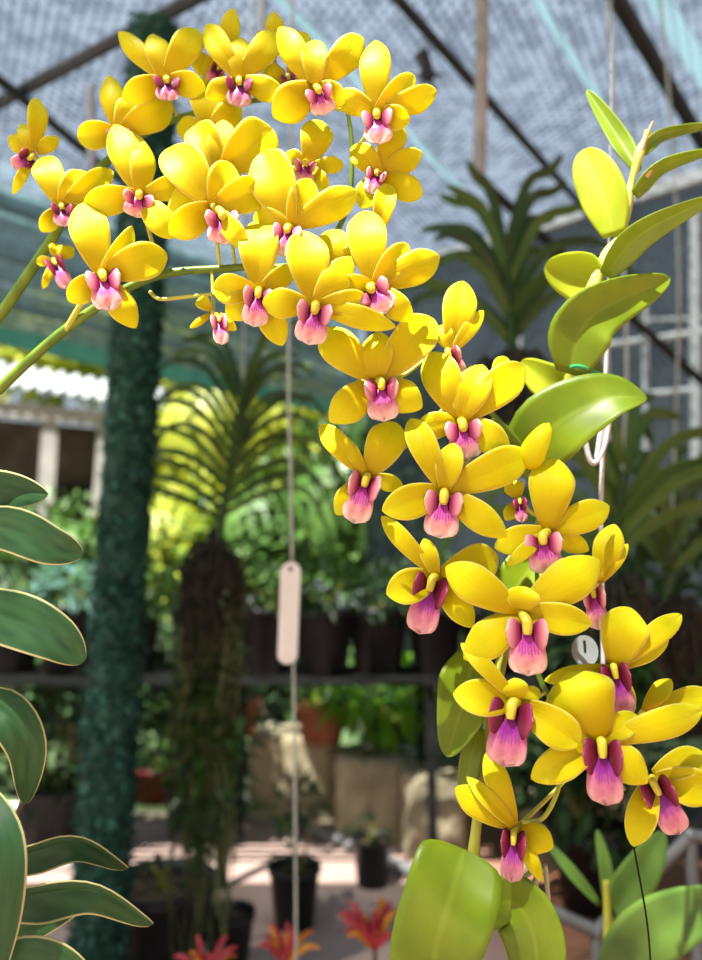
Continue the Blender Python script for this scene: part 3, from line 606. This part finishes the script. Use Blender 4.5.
# left side: slatted teal screen hung under the roof edge, open below
LA, LB = V((-2.9, 2.62, 0)), V((0.05, 5.35, 0)); ld = (LB - LA).normalized(); ll = (LB - LA).length; rl = Matrix.Rotation(math.atan2(ld.y, ld.x), 3, 'Z')
def L_(t, z, off=0.0): return LA + ld * t + V((0, 0, z)) + V((ld.y, -ld.x, 0)) * off
SCR = thing('side_screen', 'pale teal slatted screen under the roof edge at the upper left', 'screen', L_(0, 2.55))
M_TEAL = netmat('teal_sheet', (0.30, 0.46, 0.49), (0.16, 0.26, 0.28), 0.30, 0.05, 0.5)
M_TEALD = simple('dark_teal_rail', (0.05, 0.10, 0.11), 0.5, c2=(0.09, 0.16, 0.17), noise=4)
M_GREENRAIL = simple('green_rail', (0.03, 0.18, 0.12), 0.5, c2=(0.05, 0.25, 0.17), noise=4)
for i in range(7):
    z = 2.66 + i * .135
    mb = MB(); mb.v += [L_(0, z - .05, -.03), L_(ll, z - .05, -.03), L_(ll, z + .055, .03), L_(0, z + .055, .03)]; mb.f.append((0, 1, 2, 3)); mb.mi.append(0); mb.uv += [(0, z), (ll, z), (ll, z + .11), (0, z + .11)]
    obj('slat', mb, M_TEAL, SCR, solid=.004)
for z, h, mm in ((2.735, .035, M_TEALD), (3.00, .03, M_TEALD), (3.27, .035, M_TEALD), (2.56, .09, M_GREENRAIL)):
    mb = MB(); mb.box(L_(ll / 2, z, .05), ll, .04, h, rl); obj('rail', mb, mm, SCR, smooth=False)

# post wrapped in shaggy green netting
ct, cb = P(156, 26, 2.0), P(92, 1030, 2.0); dirc = (cb - ct).normalized(); cb = ct + dirc * (ct.z / -dirc.z)
PO = thing('wrapped_post', 'tall leaning post wrapped in shaggy dark green netting, left of centre', 'post', cb)
M_SHAG = flat_leaf('shaggy_green_netting', (0.004, 0.036, 0.022), (0.022, 0.115, 0.075), 35, 0.25, 0.6)
M_SHAGL = flat_leaf('pale_green_netting', (0.05, 0.20, 0.15), (0.10, 0.30, 0.24), 35, 0.25, 0.6)
mb = MB(); sd = dirc.orthogonal().normalized(); od = dirc.cross(sd); rows = []
for i in range(150):
    v = i / 149; row = []
    for j in range(26):
        a = 2 * math.pi * j / 26; r = (.062 + .010 * v) * (1 + random.uniform(-.12, .16))
        row.append(ct.lerp(cb, v) + sd * (r * math.cos(a)) + od * (r * math.sin(a)))
    rows.append(row)
mb.grid(rows, 0, True); obj('wrapping', mb, M_SHAG, PO, smooth=False)
mb = MB()
for i in range(5200):
    v = random.random(); a = random.uniform(0, 6.283); r = (.064 + .010 * v); q = ct.lerp(cb, v)
    o = sd * math.cos(a) + od * math.sin(a); e = sd * -math.sin(a) + od * math.cos(a)
    p0 = q + o * r; l = random.uniform(.012, .030); w = random.uniform(.004, .010); dn = (o * random.uniform(.2, .9) + dirc * random.uniform(-.5, 1) + e * random.uniform(-.9, .9)).normalized()
    mb.poly([p0 - e * w, p0 + e * w, p0 + e * w * .6 + dn * l, p0 - e * w * .6 + dn * l], 0 if random.random() < .86 else 1)
obj('loose_strands', mb, [M_SHAG, M_SHAGL], PO, smooth=False)

# ------------------------------------------------------------------ plants
def leaf_cloud(mb, c, rx, ry, rz, n, size, asp=.45, droop=.3, mi=0, shell=.5, flat=False):
    for _ in range(n):
        while True:
            q = V((random.uniform(-1, 1), random.uniform(-1, 1), random.uniform(-1, 1)))
            if shell < q.length < 1: break
        p = c + V((q.x * rx, q.y * ry, q.z * rz)); d = (q + V((random.uniform(-.8, .8), random.uniform(-.8, .8), random.uniform(-.3, .9) - droop))).normalized()
        s = d.cross(V((0, 0, 1))); s = s.normalized() if s.length > .05 else V((1, 0, 0)); n_ = s.cross(d)
        l = size * random.uniform(.6, 1.3); w = l * asp * .5
        a, b2, c2 = p, p + d * l * .5 + n_ * l * .05, p + d * l - V((0, 0, l * .18))
        mb.poly([a, b2 + s * w - n_ * w * .3, c2, b2], mi); mb.poly([a, b2, c2, b2 - s * w - n_ * w * .3], mi)
def potted(name, c, r, h, pm, label, cat, group=None, fol=None, taper=.75):
    t = thing(name, label, cat, c, group)
    obj('pot', pot_mesh(c, r, h, taper), pm, t); obj('soil', soil_mesh(c, r, h), M_SOIL, t)
    if fol:
        m, rx, rz, n, size, asp = fol; mb = MB(); ctr = c + V((0, 0, h + rz * .75))
        for _ in range(5):
            mb.tube([c + V((random.uniform(-.3, .3) * r, random.uniform(-.3, .3) * r, h * .85)), ctr + V((random.uniform(-.6, .6) * rx, random.uniform(-.6, .6) * rx, random.uniform(-.2, .5) * rz))], .004, .003, 5)
        obj('stems', mb, M_CANELOW, t)
        mb = MB(); leaf_cloud(mb, ctr, rx, rx, rz, n, size, asp, shell=.15); obj('foliage', mb, m, t)
    return t

def vanda(name, label, crown, tip, nl, spread, lw, m, clump=None, roots=None, hang=None, up=.35, droop=.5, seed=1, flatten=.35, pole=None):
    """strap-leaved orchid: a stem with two ranks of arching leaves, a clump and long roots below"""
    random.seed(seed)
    t = thing(name, label, 'orchid', crown); ax = tip - crown
    mb = MB(); mb.tube([crown - ax * .25, crown, tip], .018, .008, 8); obj('stem', mb, M_VANDA, t)
    for i in range(nl):
        f = i / (nl - 1); sg = 1 if i % 2 else -1; b = crown.lerp(tip, f)
        yaw = random.uniform(-flatten, flatten); d = V((sg * math.cos(yaw), math.sin(yaw), 0)); l = spread * random.uniform(.85, 1.15) * (1 - .25 * f)
        u = up + 1.3 * f
        p1 = b + d * (l * .35 * (1 - .35 * f)) + V((0, 0, l * .30 * (.35 + u))); p2 = b + d * (l * .75 * (1 - .4 * f)) + V((0, 0, l * (.35 * u + .12))); p3 = b + d * (l * (1.0 - .42 * f)) + V((0, 0, l * (.55 * u - droop * (1 - .6 * f))))
        mb = MB(); blade(mb, [b, p1, p2, p3], lw, prof_strap, 14, 5, (.5, .3), fold=.22); obj('leaf', mb, m if random.random() < .7 else M_VANDALT, t, b, solid=.002)
    if clump:
        mb = MB(); c, rx, rz = clump
        mb.ball(c, rx * .55, rx * .55, rz * .8, 16, 12, jit=.3)
        for _ in range(150):
            a = random.uniform(0, 6.28); z = random.uniform(-.9, .7) * rz; r = rx * random.uniform(.55, .95)
            q = c + V((r * math.cos(a), r * math.sin(a), z)); mb.tube([q, q + V((math.cos(a) * .03, math.sin(a) * .03, -.05)), q + V((random.uniform(-.05, .05), random.uniform(-.05, .05), -random.uniform(.1, .22)))], .005, .003, 5)
        obj('root_clump', mb, M_CLUMP, t)
    if roots:
        c, rx, lo, hi, nr = roots
        for kind, mm, cnt in ((0, M_VROOT, int(nr * .75)), (1, M_VROOTP, nr - int(nr * .75))):
            mb = MB()
            for _ in range(cnt):
                a = random.uniform(0, 6.28); r = rx * math.sqrt(random.random()); q = c + V((r * math.cos(a), r * math.sin(a) * .7, 0)); l = random.uniform(lo, hi); pts = [q]
                for s in range(1, 6): pts.append(V((q.x * 1 + random.uniform(-.028, .028) + (c.x - q.x) * .15 * s / 5, q.y + random.uniform(-.02, .02), max(.02, q.z - l * s / 5))))
                mb.tube(pts, .0046, .0025, 5, cap=False)
            obj('hanging_roots', mb, mm, t)
        mb = MB(); leaf_cloud(mb, c + V((0, 0, -hi * .33)), rx * 1.05, rx * .8, hi * .32, 260, .06, .5, .4, shell=.2); leaf_cloud(mb, c + V((0, 0, -hi * .30)), rx * 1.2, rx * .8, hi * .3, 230, .07, .4, .5, 1, shell=.3); obj('clinging_leaves', mb, [M_BUSH_D, M_BUSH_M], t)
    if hang:
        mb = MB(); mb.tube(hang, .004, .004, 6); obj('hanging_wire', mb, M_WIRE, t)
    if pole:
        mb = MB(); mb.tube(pole[0], pole[1], pole[1], 10); obj('hanger_pole', mb, M_WOODPOLE, t)
    return t
D1 = 2.25
c1 = P(222, 520, D1)
vanda('hanging_vanda', 'hanging orchid with arching strap leaves and a long dark root beard', c1, P(243, 385, D1), 26, .42, .023, M_VANDA,
      (P(213, 570, D1), .085, .14), (P(212, 610, D1), .105, .25, 1.15, 62), [P(243, 385, D1), P(246, 200, D1), V((P(246, 200, D1).x, P(246, 200, D1).y, ROOF - .02))], up=.25, droop=.42, seed=3)
c2 = P(512, 345, 1.9); ptop = V((P(482, 0, 2.0).x, P(482, 0, 2.0).y, ROOF - .01))
vanda('hanging_vanda', 'dark strap-leaved orchid hung on a pale pole left of the leafy shoot', c2, P(505, 250, 1.9), 18, .34, .031, M_VANDA,
      (P(515, 370, 1.92), .09, .07), None, None, up=.6, droop=.25, seed=8, flatten=.7, pole=([P(479, 178, 1.96), P(482, 20, 2.0), ptop], .019))
c4 = P(668, 585, 2.1)
vanda('hanging_vanda', 'second long-leaved orchid at the right edge, lower and darker', c4, P(672, 520, 2.1), 16, .50, .034, M_VANDA,
      (P(668, 610, 2.12), .07, .07), None, [P(672, 520, 2.1), P(678, 250, 2.12), V((P(678, 250, 2.12).x, P(678, 250, 2.12).y, ROOF - .02))], up=.25, droop=.35, seed=17, flatten=1.0)
c3 = P(612, 560, 1.7)
vanda('hanging_vanda', 'fresh green strap-leaved orchid with long arching leaves just right of the cascade', c3, P(622, 470, 1.7), 15, .46, .032, M_VANDALT,
      (P(612, 590, 1.72), .06, .06), (P(612, 600, 1.7), .05, .3, .5, 24), [P(622, 470, 1.7), P(625, 300, 1.72), V((P(625, 300, 1.72).x, P(625, 300, 1.72).y, ROOF - .02))], up=.30, droop=.32, seed=11, flatten=.9)
random.seed(21)

# long white plant label on its wire
cl = P(289, 613, 1.35); k = 1.35 / FPX; mb = MB(); rows = []
tl = (P(291, 562, 1.35) - P(287, 665, 1.35)); ax = tl.normalized(); sx_ = V((1, 0, 0)); fr = (CAM - cl).normalized()
for z in (0, 1):
    row = []
    for i in range(32):
        a = 2 * math.pi * i / 32; y = math.sin(a) * 10 * k; x = math.cos(a) * 10 * k
        row.append(cl + sx_ * x + ax * (y + (41 * k if math.sin(a) >= 0 else -41 * k)) + fr * (.0016 * z))
    rows.append(row)
mb.grid(rows, 0, True); mb.poly(rows[1]); mb.poly(list(reversed(rows[0])))
lab = obj('plant_label', mb, M_WHITE, None, cl, smooth=False); tag(lab, 'long white rounded plant label hanging on a wire near the middle', 'label')
mb = MB(); q = cl + ax * 44 * k + fr * .0018; mb.lathe(q, [(0, 0), (.004, 0)], 10); hole = MB(); hole.ball(q, .0045, .0018, .0045, 10, 6); obj('hole', hole, M_BLACK, lab)
wt = P(289, 300, 1.37); wb = P(296, 940, 1.37)
mb = MB(); mb.tube([V((wt.x, wt.y, ROOF - .01)), wt, P(291, 480, 1.37), P(294, 700, 1.37), wb, V((wb.x, wb.y, .30))], .0030, .0030, 7)
tag(obj('hanging_wire', mb, M_WIRE, None, wt), 'long grey-green wire hanging straight down behind the white label', 'wire')

# bench with a row of black pots
bz = .86; BX0, BX1, BY0, BY1 = -2.1, 1.05, 3.15, 3.70
BN = thing('potting_bench', 'dark steel potting bench carrying the row of black pots', 'bench', V((-.1, 3.4, 0)))
mb = MB()
for i in range(9): mb.box(V(((BX0 + BX1) / 2, BY0 + i * (BY1 - BY0) / 8, bz - .012)), BX1 - BX0, .03, .02)
obj('slatted_top', mb, M_BENCH, BN, smooth=False)
for x in (BX0 + .1, -.55, .35, BX1 - .05):
    for y in (BY0 + .03, BY1 - .03):
        mb = MB(); mb.box(V((x, y, (bz - .02) / 2)), .04, .04, bz - .02); obj('leg', mb, M_BENCH, BN, smooth=False)
row = [(-1.62, M_BUSH_D, .15), (-1.34, M_BUSH_T, .14), (-1.05, M_BUSH_M, .14), (-.72, M_BUSH_D, .16), (-.40, M_BUSH_M, .14), (-.13, M_BUSH_D, .16), (.13, M_BUSH_D, .16), (.40, M_BUSH_M, .15), (.66, M_BUSH_D, .16), (.92, M_BUSH_D, .16)]
desc = ['at the far left end of the bench', 'with bluish leaves, on the bench left of the green post', 'on the bench just left of the green post', 'on the bench right of the green post', 'on the bench left of the root beard', 'on the bench right of the root beard', 'on the bench behind the white label', 'with fresh green leaves, on the bench right of the white label', 'on the bench behind the left side of the cascade', 'on the bench behind the middle of the cascade']
for (x, m, r), dsc in zip(row, desc):
    potted('potted_plant', V((x, 3.42 + random.uniform(-.05, .05), bz)), r * .92, .30, M_POT, 'black pot of plants ' + dsc, 'potted plant', 'black pots on the bench', (m, .19, .12, 150, .09, .38))

# things standing on the ground
def gp(px, py): q = Z(px, py, 0); return V((q.x, q.y, 0))
t = potted('potted_plant', gp(294, 924), .098, .21, M_POT, 'black pot with a sparse leggy seedling on the bare ground', 'potted plant', None, None)
mb = MB(); q = gp(294, 924) + V((0, 0, .19)); mb.tube([q + V((.02, 0, 0)), q + V((-.03, 0, .13)), q + V((-.07, 0, .24))], .006, .003, 6); mb.tube([q + V((.03, 0, 0)), q + V((.05, 0, .16)), q + V((.03, 0, .27))], .006, .003, 6); obj('stems', mb, M_CANELOW, t)
mb = MB(); leaf_cloud(mb, q + V((-.07, 0, .23)), .06, .05, .05, 18, .08, .5, shell=.1); leaf_cloud(mb, q + V((.03, 0, .26)), .05, .05, .05, 14, .09, .5, shell=.1); leaf_cloud(mb, q + V((0, 0, .05)), .06, .05, .04, 14, .06, .4, shell=.1); obj('foliage', mb, M_BUSH_D, t)
potted('potted_plant', gp(372, 884), .085, .19, M_POT, 'small black pot by the pale pipe, right of the seedling pot', 'potted plant', None, (M_BUSH_D, .08, .05, 26, .06, .4))
potted('potted_plant', gp(158, 985), .175, .32, M_POT, 'large black pot at the foot of the green post', 'potted plant', None, (M_BUSH_D, .10, .04, 24, .06, .4))
potted('potted_plant', gp(228, 972), .085, .19, M_POT, 'black pot at the bottom edge below the root beard', 'potted plant', None, None)
potted('flower_pot', gp(158, 800), .16, .20, M_REDPOT, 'dark red pot on the ground right of the green post', 'pot', None, (M_BUSH_M, .15, .06, 40, .14, .4))
potted('flower_pot', gp(178, 772), .165, .36, M_GREYPOT, 'tall grey basket pot behind the dark red pot', 'pot', None, (M_BUSH_M, .16, .16, 110, .10, .4))
potted('flower_pot', V((-.62, 3.95, .46)), .13, .19, M_CLAY, 'terracotta pot on the stones behind the root beard', 'pot', None, (M_BUSH_D, .16, .18, 120, .10, .4))
potted('flower_pot', V((-.16, 3.98, .42)), .14, .20, M_CLAY, 'terracotta pot on the stones left of the bright fern', 'pot', None, (M_BUSH_M, .18, .18, 120, .10, .4))
potted('potted_fern', V((.20, 3.90, .44)), .14, .12, M_POT, 'bright green fern in a pot on the stone blocks', 'fern', None, (M_FERN, .36, .17, 620, .12, .3))
potted('potted_plant', V((.86, 3.50, 0)), .16, .30, M_POT, 'dark leafy pot on the ground under the bench, left of the cane', 'potted plant', None, (M_BUSH_D, .28, .26, 320, .12, .4))
potted('potted_plant', V((.98, 3.02, 0)), .17, .30, M_POT, 'dark leafy pot on the ground under the bench, right of the cane', 'potted plant', None, (M_BUSH_D, .30, .28, 320, .12, .4))
hp = P(668, 730, 2.75)
t = potted('hanging_basket', hp, .20, .20, M_POT, 'big dark leafy hanging basket at the right edge behind the cascade', 'hanging basket', None, (M_BUSH_D, .42, .36, 900, .15, .34))
mb = MB(); hk = V((hp.x, hp.y, 1.75))
for a in (0.4, 2.5, 4.6): mb.tube([hp + V((.20 * math.cos(a), .20 * math.sin(a), .19)), hk], .003, .003, 5)
mb.tube([hk, V((hk.x, hk.y, ROOF - .01))], .003, .003, 5); obj('hanging_wire', mb, M_BENCH, t)
potted('potted_plant', V((-1.45, 3.62, 0)), .17, .30, M_POT, 'dark leafy pot on the ground left of the green post', 'potted plant', None, (M_BUSH_D, .26, .28, 300, .11, .4))
potted('potted_plant', V((-1.95, 3.62, 0)), .17, .30, M_POT, 'dark leafy pot on the ground at the left edge', 'potted plant', None, (M_BUSH_M, .26, .28, 300, .11, .4))
potted('potted_plant', V((-.80, 3.75, 0)), .15, .28, M_POT, 'leafy pot on the ground behind the grey basket pot', 'potted plant', None, (M_BUSH_M, .26, .3, 320, .11, .4))

def stone(px0, px1, py0, py1, dpt, m, label):
    a = gp((px0 + px1) / 2, py1); h = max(.1, (P((px0 + px1) / 2, py0, (a - CAM).dot(FWD)) - CAM).z + 1.3); w = (px1 - px0) / FPX * (a - CAM).dot(FWD)
    mb = MB(); rows = []
    n, k = 18, 10
    for i in range(k + 1):
        v = i / k; z = h * min(1, v * 1.25); s = 1.0 if v < .8 else 1 - (v - .8) * 4.9
        row = []
        for j in range(40):
            ang = 2 * math.pi * j / 40; cx, sy = math.cos(ang), math.sin(ang)
            e = (abs(cx) ** 5 + abs(sy) ** 5) ** -.2
            row.append(V((a.x + cx * e * w / 2 * s, a.y + dpt / 2 + sy * e * dpt / 2 * s, z * (1 + random.uniform(-.03, .03)))) + V((random.uniform(-1, 1), random.uniform(-1, 1), 0)) * .012)
        rows.append(row)
    mb.grid(rows, 0, True); tag(obj('stone_block', mb, m, None, a), label, 'stone')
stone(246, 338, 738, 822, .30, M_STONE, 'pale squared stone block behind the pale pipe, directly under the white label')
stone(335, 408, 762, 846, .30, M_STONEDARK, 'mossy stone block in the middle of the low stone edging')
stone(405, 470, 776, 862, .30, M_STONEDARK, 'mossy stone block at the right end, beside the orchid leaf')
stone(520, 640, 800, 872, .35, M_STONEDARK, 'broad brown stone under the lowest flowers of the cascade')
stone(62, 110, 690, 778, .2, M_STONEDARK, 'grey stone at the left, behind the green post')
pa, pb = gp(232, 800), gp(420, 882); pa.z = pb.z = .028
pipe('ground_pipe', pa, pb, .027, M_GREYPIPE, 'pale metal pipe lying on the ground in front of the stones')
for i, (y0, dsc) in enumerate(((812, 'farthest pale paver strip at the left edge'), (840, 'middle pale paver strip at the left edge'), (868, 'nearest pale paver strip at the left edge'))):
    a, b = gp(-60, y0), gp(92, y0 + 3); mb = MB(); mb.box((a + b) / 2 + V((0, 0, .02)), (b - a).length, .11, .04); tag(obj('paver_strip', mb, M_PAVER, None, (a + b) / 2, smooth=False), dsc, 'paver')

# pipe frame and young shoot at the bottom right
def bend(pts, r): mb = MB(); mb.tube(pts, r, r, 9, n=len(pts) * 1); return mb
fr_pts = [(520, 896), (596, 932), (690, 836), (760, 842)]
M_STANDPIPE = simple('grey_painted_steel', (0.045, 0.05, 0.05), 0.55, c2=(0.08, 0.085, 0.085), noise=9)
F_ = thing('pipe_stand', 'angular grey pipe stand around the young shoot at bottom right', 'stand', V((P(596, 1100, 1.15).x, P(596, 1100, 1.15).y, 0)))
for a, b in zip(fr_pts, fr_pts[1:]):
    mb = MB(); mb.tube([P(*a, 1.15), P(*b, 1.15)], .0105, .0105, 9); mb.ball(P(*b, 1.15), .0125, .0125, .0125, 8, 6); obj('rail', mb, M_STANDPIPE, F_)
for a in fr_pts[1:3]:
    q = P(*a, 1.15); mb = MB(); mb.tube([q, V((q.x, q.y, 0))], .010, .010, 9); obj('leg', mb, M_STANDPIPE, F_)
Y = thing('orchid_shoot', 'young green orchid shoot with broad blades inside the pipe stand at bottom right', 'orchid', V((P(607, 1000, .95).x, P(607, 1000, .95).y, 0)))
yb = ORG[Y]; obj('pot', pot_mesh(yb, .10, .20), M_POT, Y); obj('soil', soil_mesh(yb, .10, .20), M_SOIL, Y)
mb = MB(); mb.tube([yb + V((0, 0, .18)), P(606, 1100, .95), P(607, 1000, .95), P(608, 925, .95), P(606, 880, .95)], .009, .005, 8); obj('cane', mb, M_CANELOW, Y)
for pts, w in (([(611, 915, .95), (636, 880, .93), (664, 832, .92)], 38), ([(609, 912, .95), (606, 870, .95), (597, 830, .96)], 14), ([(606, 1000, .95), (650, 935, .86), (735, 892, .80)], 60), ([(600, 905, .96), (570, 870, .97), (545, 840, .99)], 12)):
    mb = MB(); q = [P(*a) for a in pts]; blade(mb, q, w * pts[1][2] / FPX, prof_leaf, 16, 9, (.1, .1), fold=.1); obj('leaf', mb, M_YBLADE, Y, q[0], solid=.0008)
mb = MB(); mb.tube([P(633, 842, .515), P(648, 930, .515), P(652, 1010, .515)], .0007, .0007, 6); obj('dangling_wire', mb, M_BENCH, O)

# crotons at the bottom edge
def croton(px, py, d, n, label, s=1.0):
    c = P(px, py, d); c.z += .0 * s; t = thing('croton', label, 'plant', V((c.x, c.y, 0)))
    mb = MB(); mb.tube([V((c.x, c.y, 0)), c], .008, .005, 7); obj('stem', mb, M_WOODDK, t)
    for i in range(n):
        a = random.uniform(0, 6.28); el = random.uniform(.5, 1.35); l = random.uniform(.06, .11) * s
        dd = V((math.cos(a) * math.cos(el), math.sin(a) * math.cos(el), math.sin(el))); mb = MB(); p2 = c + dd * l * .6 + V((0, 0, .01)); p3 = c + dd * l - V((0, 0, .012))
        blade(mb, [c, p2, p3], .013 * s, prof_lance, 9, 5, (random.uniform(-.6, .6),) * 2, fold=.15); obj('leaf', mb, random.choice((M_CROT_R, M_CROT_R, M_CROT_O)), t, c, solid=.0008)
croton(285, 965, 1.5, 15, 'red and orange leaved croton at the bottom edge below the seedling pot')
croton(205, 985, 1.5, 14, 'red leaved croton at the bottom edge below the root beard')
croton(375, 950, 1.5, 20, 'red and yellow croton at the bottom edge beside the big orchid leaf', 1.1)

# ------------------------------------------------------------------ outside: bushes, tiled house
def bush(px, py, d, rx, rz, n, size, m, label, cat='bush'):
    c = P(px, py, d); t = thing('garden_bush', label, cat, V((c.x, c.y, 0)), None)
    mb = MB()
    for i in range(4): mb.tube([V((c.x + random.uniform(-.1, .1), c.y, 0)), V((c.x + random.uniform(-.5, .5) * rx, c.y + random.uniform(-.3, .3) * rx, c.z))], .03, .015, 6)
    obj('trunk', mb, M_WOODDK, t)
    mb = MB(); leaf_cloud(mb, c, rx, rx * .6, rz, n, size, .55, .2, shell=.55); mb.ball(c, rx * .62, rx * .38, rz * .62, 14, 9, jit=.1); obj('foliage', mb, m, t)
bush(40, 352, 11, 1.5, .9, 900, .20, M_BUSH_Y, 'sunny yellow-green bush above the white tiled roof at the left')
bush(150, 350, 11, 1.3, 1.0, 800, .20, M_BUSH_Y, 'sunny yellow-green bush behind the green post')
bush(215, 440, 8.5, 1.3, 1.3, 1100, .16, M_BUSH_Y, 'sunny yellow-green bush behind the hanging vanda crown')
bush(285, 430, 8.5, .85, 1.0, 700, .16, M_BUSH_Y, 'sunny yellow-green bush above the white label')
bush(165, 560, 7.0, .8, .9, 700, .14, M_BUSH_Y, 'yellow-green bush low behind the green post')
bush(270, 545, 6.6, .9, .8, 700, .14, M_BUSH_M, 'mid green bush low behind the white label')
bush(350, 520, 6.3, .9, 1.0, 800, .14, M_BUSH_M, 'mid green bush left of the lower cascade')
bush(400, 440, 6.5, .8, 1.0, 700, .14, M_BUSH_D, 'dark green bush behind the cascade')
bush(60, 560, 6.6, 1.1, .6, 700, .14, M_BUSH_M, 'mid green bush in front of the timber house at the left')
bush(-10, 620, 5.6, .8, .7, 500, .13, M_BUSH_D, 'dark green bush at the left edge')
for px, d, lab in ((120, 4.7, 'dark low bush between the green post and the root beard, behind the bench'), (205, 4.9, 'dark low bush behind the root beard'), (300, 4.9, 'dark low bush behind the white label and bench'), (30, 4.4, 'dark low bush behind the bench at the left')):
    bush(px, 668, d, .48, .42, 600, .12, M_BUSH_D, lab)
H = thing('tiled_house', 'dark timber house with a white tiled roof edge at the left', 'house', gp(60, 640))
ea, eb, ra, rb = P(-120, 366, 7.0), P(232, 420, 8.6), P(-120, 344, 7.7), P(232, 404, 9.3)
mb = MB(); rows = []
for i in range(9):
    v = i / 8; row = []
    for j in range(181):
        u = j / 180; q = ea.lerp(eb, u).lerp(ra.lerp(rb, u), v); row.append(q + V((0, 0, .035 * math.sin(u * 2 * math.pi * 24) + .05 * ((v * 4) % 1.0))))
    rows.append(row)
mb.grid(rows); obj('roof', mb, M_TILEW, H, solid=.03)
hd = (eb - ea); hd.z = 0; hl = hd.length; hd.normalize(); hn = V((-hd.y, hd.x, 0)); hr = Matrix.Rotation(math.atan2(hd.y, hd.x), 3, 'Z')
def HW(u, z, off): q = ea + hd * (hl * u) + hn * off; return V((q.x, q.y, z))
ez = (ea.z + eb.z) / 2
mb = MB(); mb.box(HW(.5, ez / 2 - .1, .75), hl, .1, ez - .2, hr); obj('wall', mb, M_WOODDK, H, smooth=False)
mb = MB(); mb.box(HW(.5, min(ea.z, eb.z) - .12, .10), hl, .08, .16, hr); obj('fascia', mb, M_POSTGREY, H, smooth=False)
for u in (.18, .44, .60, .9):
    mb = MB(); mb.box(HW(u, (ez - .2) / 2, .16), .16, .14, ez - .2, hr); obj('post', mb, M_POSTGREY, H, smooth=False)
for u in (.30, .52, .78):
    mb = MB(); mb.box(HW(u, 1.9, .68), .9, .06, 1.0, hr); obj('opening', mb, M_BLACK, H, smooth=False)
mb = MB(); mb.box(HW(.5, .65, .30), hl, .1, 1.3, hr); obj('low_wall', mb, M_POSTGREY, H, smooth=False)

# ------------------------------------------------------------------ light
w = bpy.data.worlds.new('sky'); sc.world = w; w.use_nodes = True; nt = w.node_tree; nt.nodes.clear()
out = nt.nodes.new('ShaderNodeOutputWorld'); bg = N(nt, 'ShaderNodeBackground', Strength=0.58)
g = nt.nodes.new('ShaderNodeTexCoord'); sx = nt.nodes.new('ShaderNodeSeparateXYZ'); nt.links.new(g.outputs['Generated'], sx.inputs[0])
nt.links.new(ramp(nt, sx.outputs[2], [(0.0, (0.80, 0.88, 0.92)), (0.4, (0.66, 0.82, 1.0)), (1.0, (0.60, 0.78, 1.0))]).outputs[0], bg.inputs[0]); nt.links.new(bg.outputs[0], out.inputs[0])
sd_ = bpy.data.lights.new('sun', 'SUN'); sd_.energy = 31.0; sd_.angle = math.radians(0.6); sd_.color = (1.0, 0.98, 0.93)
so = bpy.data.objects.new('sun', sd_); COL.objects.link(so); so.location = (-3, -4, 9)
so.rotation_euler = V((0.25, 0.35, -0.9)).to_track_quat('-Z', 'Y').to_euler()

sc.view_settings.view_transform = 'Standard'; sc.view_settings.look = 'None'; sc.view_settings.gamma = 1.0; sc.view_settings.exposure = 0.0
sc.view_settings.use_curve_mapping = False
cy = sc.cycles; cy.use_denoising = True; cy.max_bounces = 8; cy.diffuse_bounces = 3; cy.glossy_bounces = 2; cy.transmission_bounces = 4; cy.transparent_max_bounces = 12
cy.sample_clamp_indirect = 6.0; cy.caustics_reflective = False; cy.caustics_refractive = False
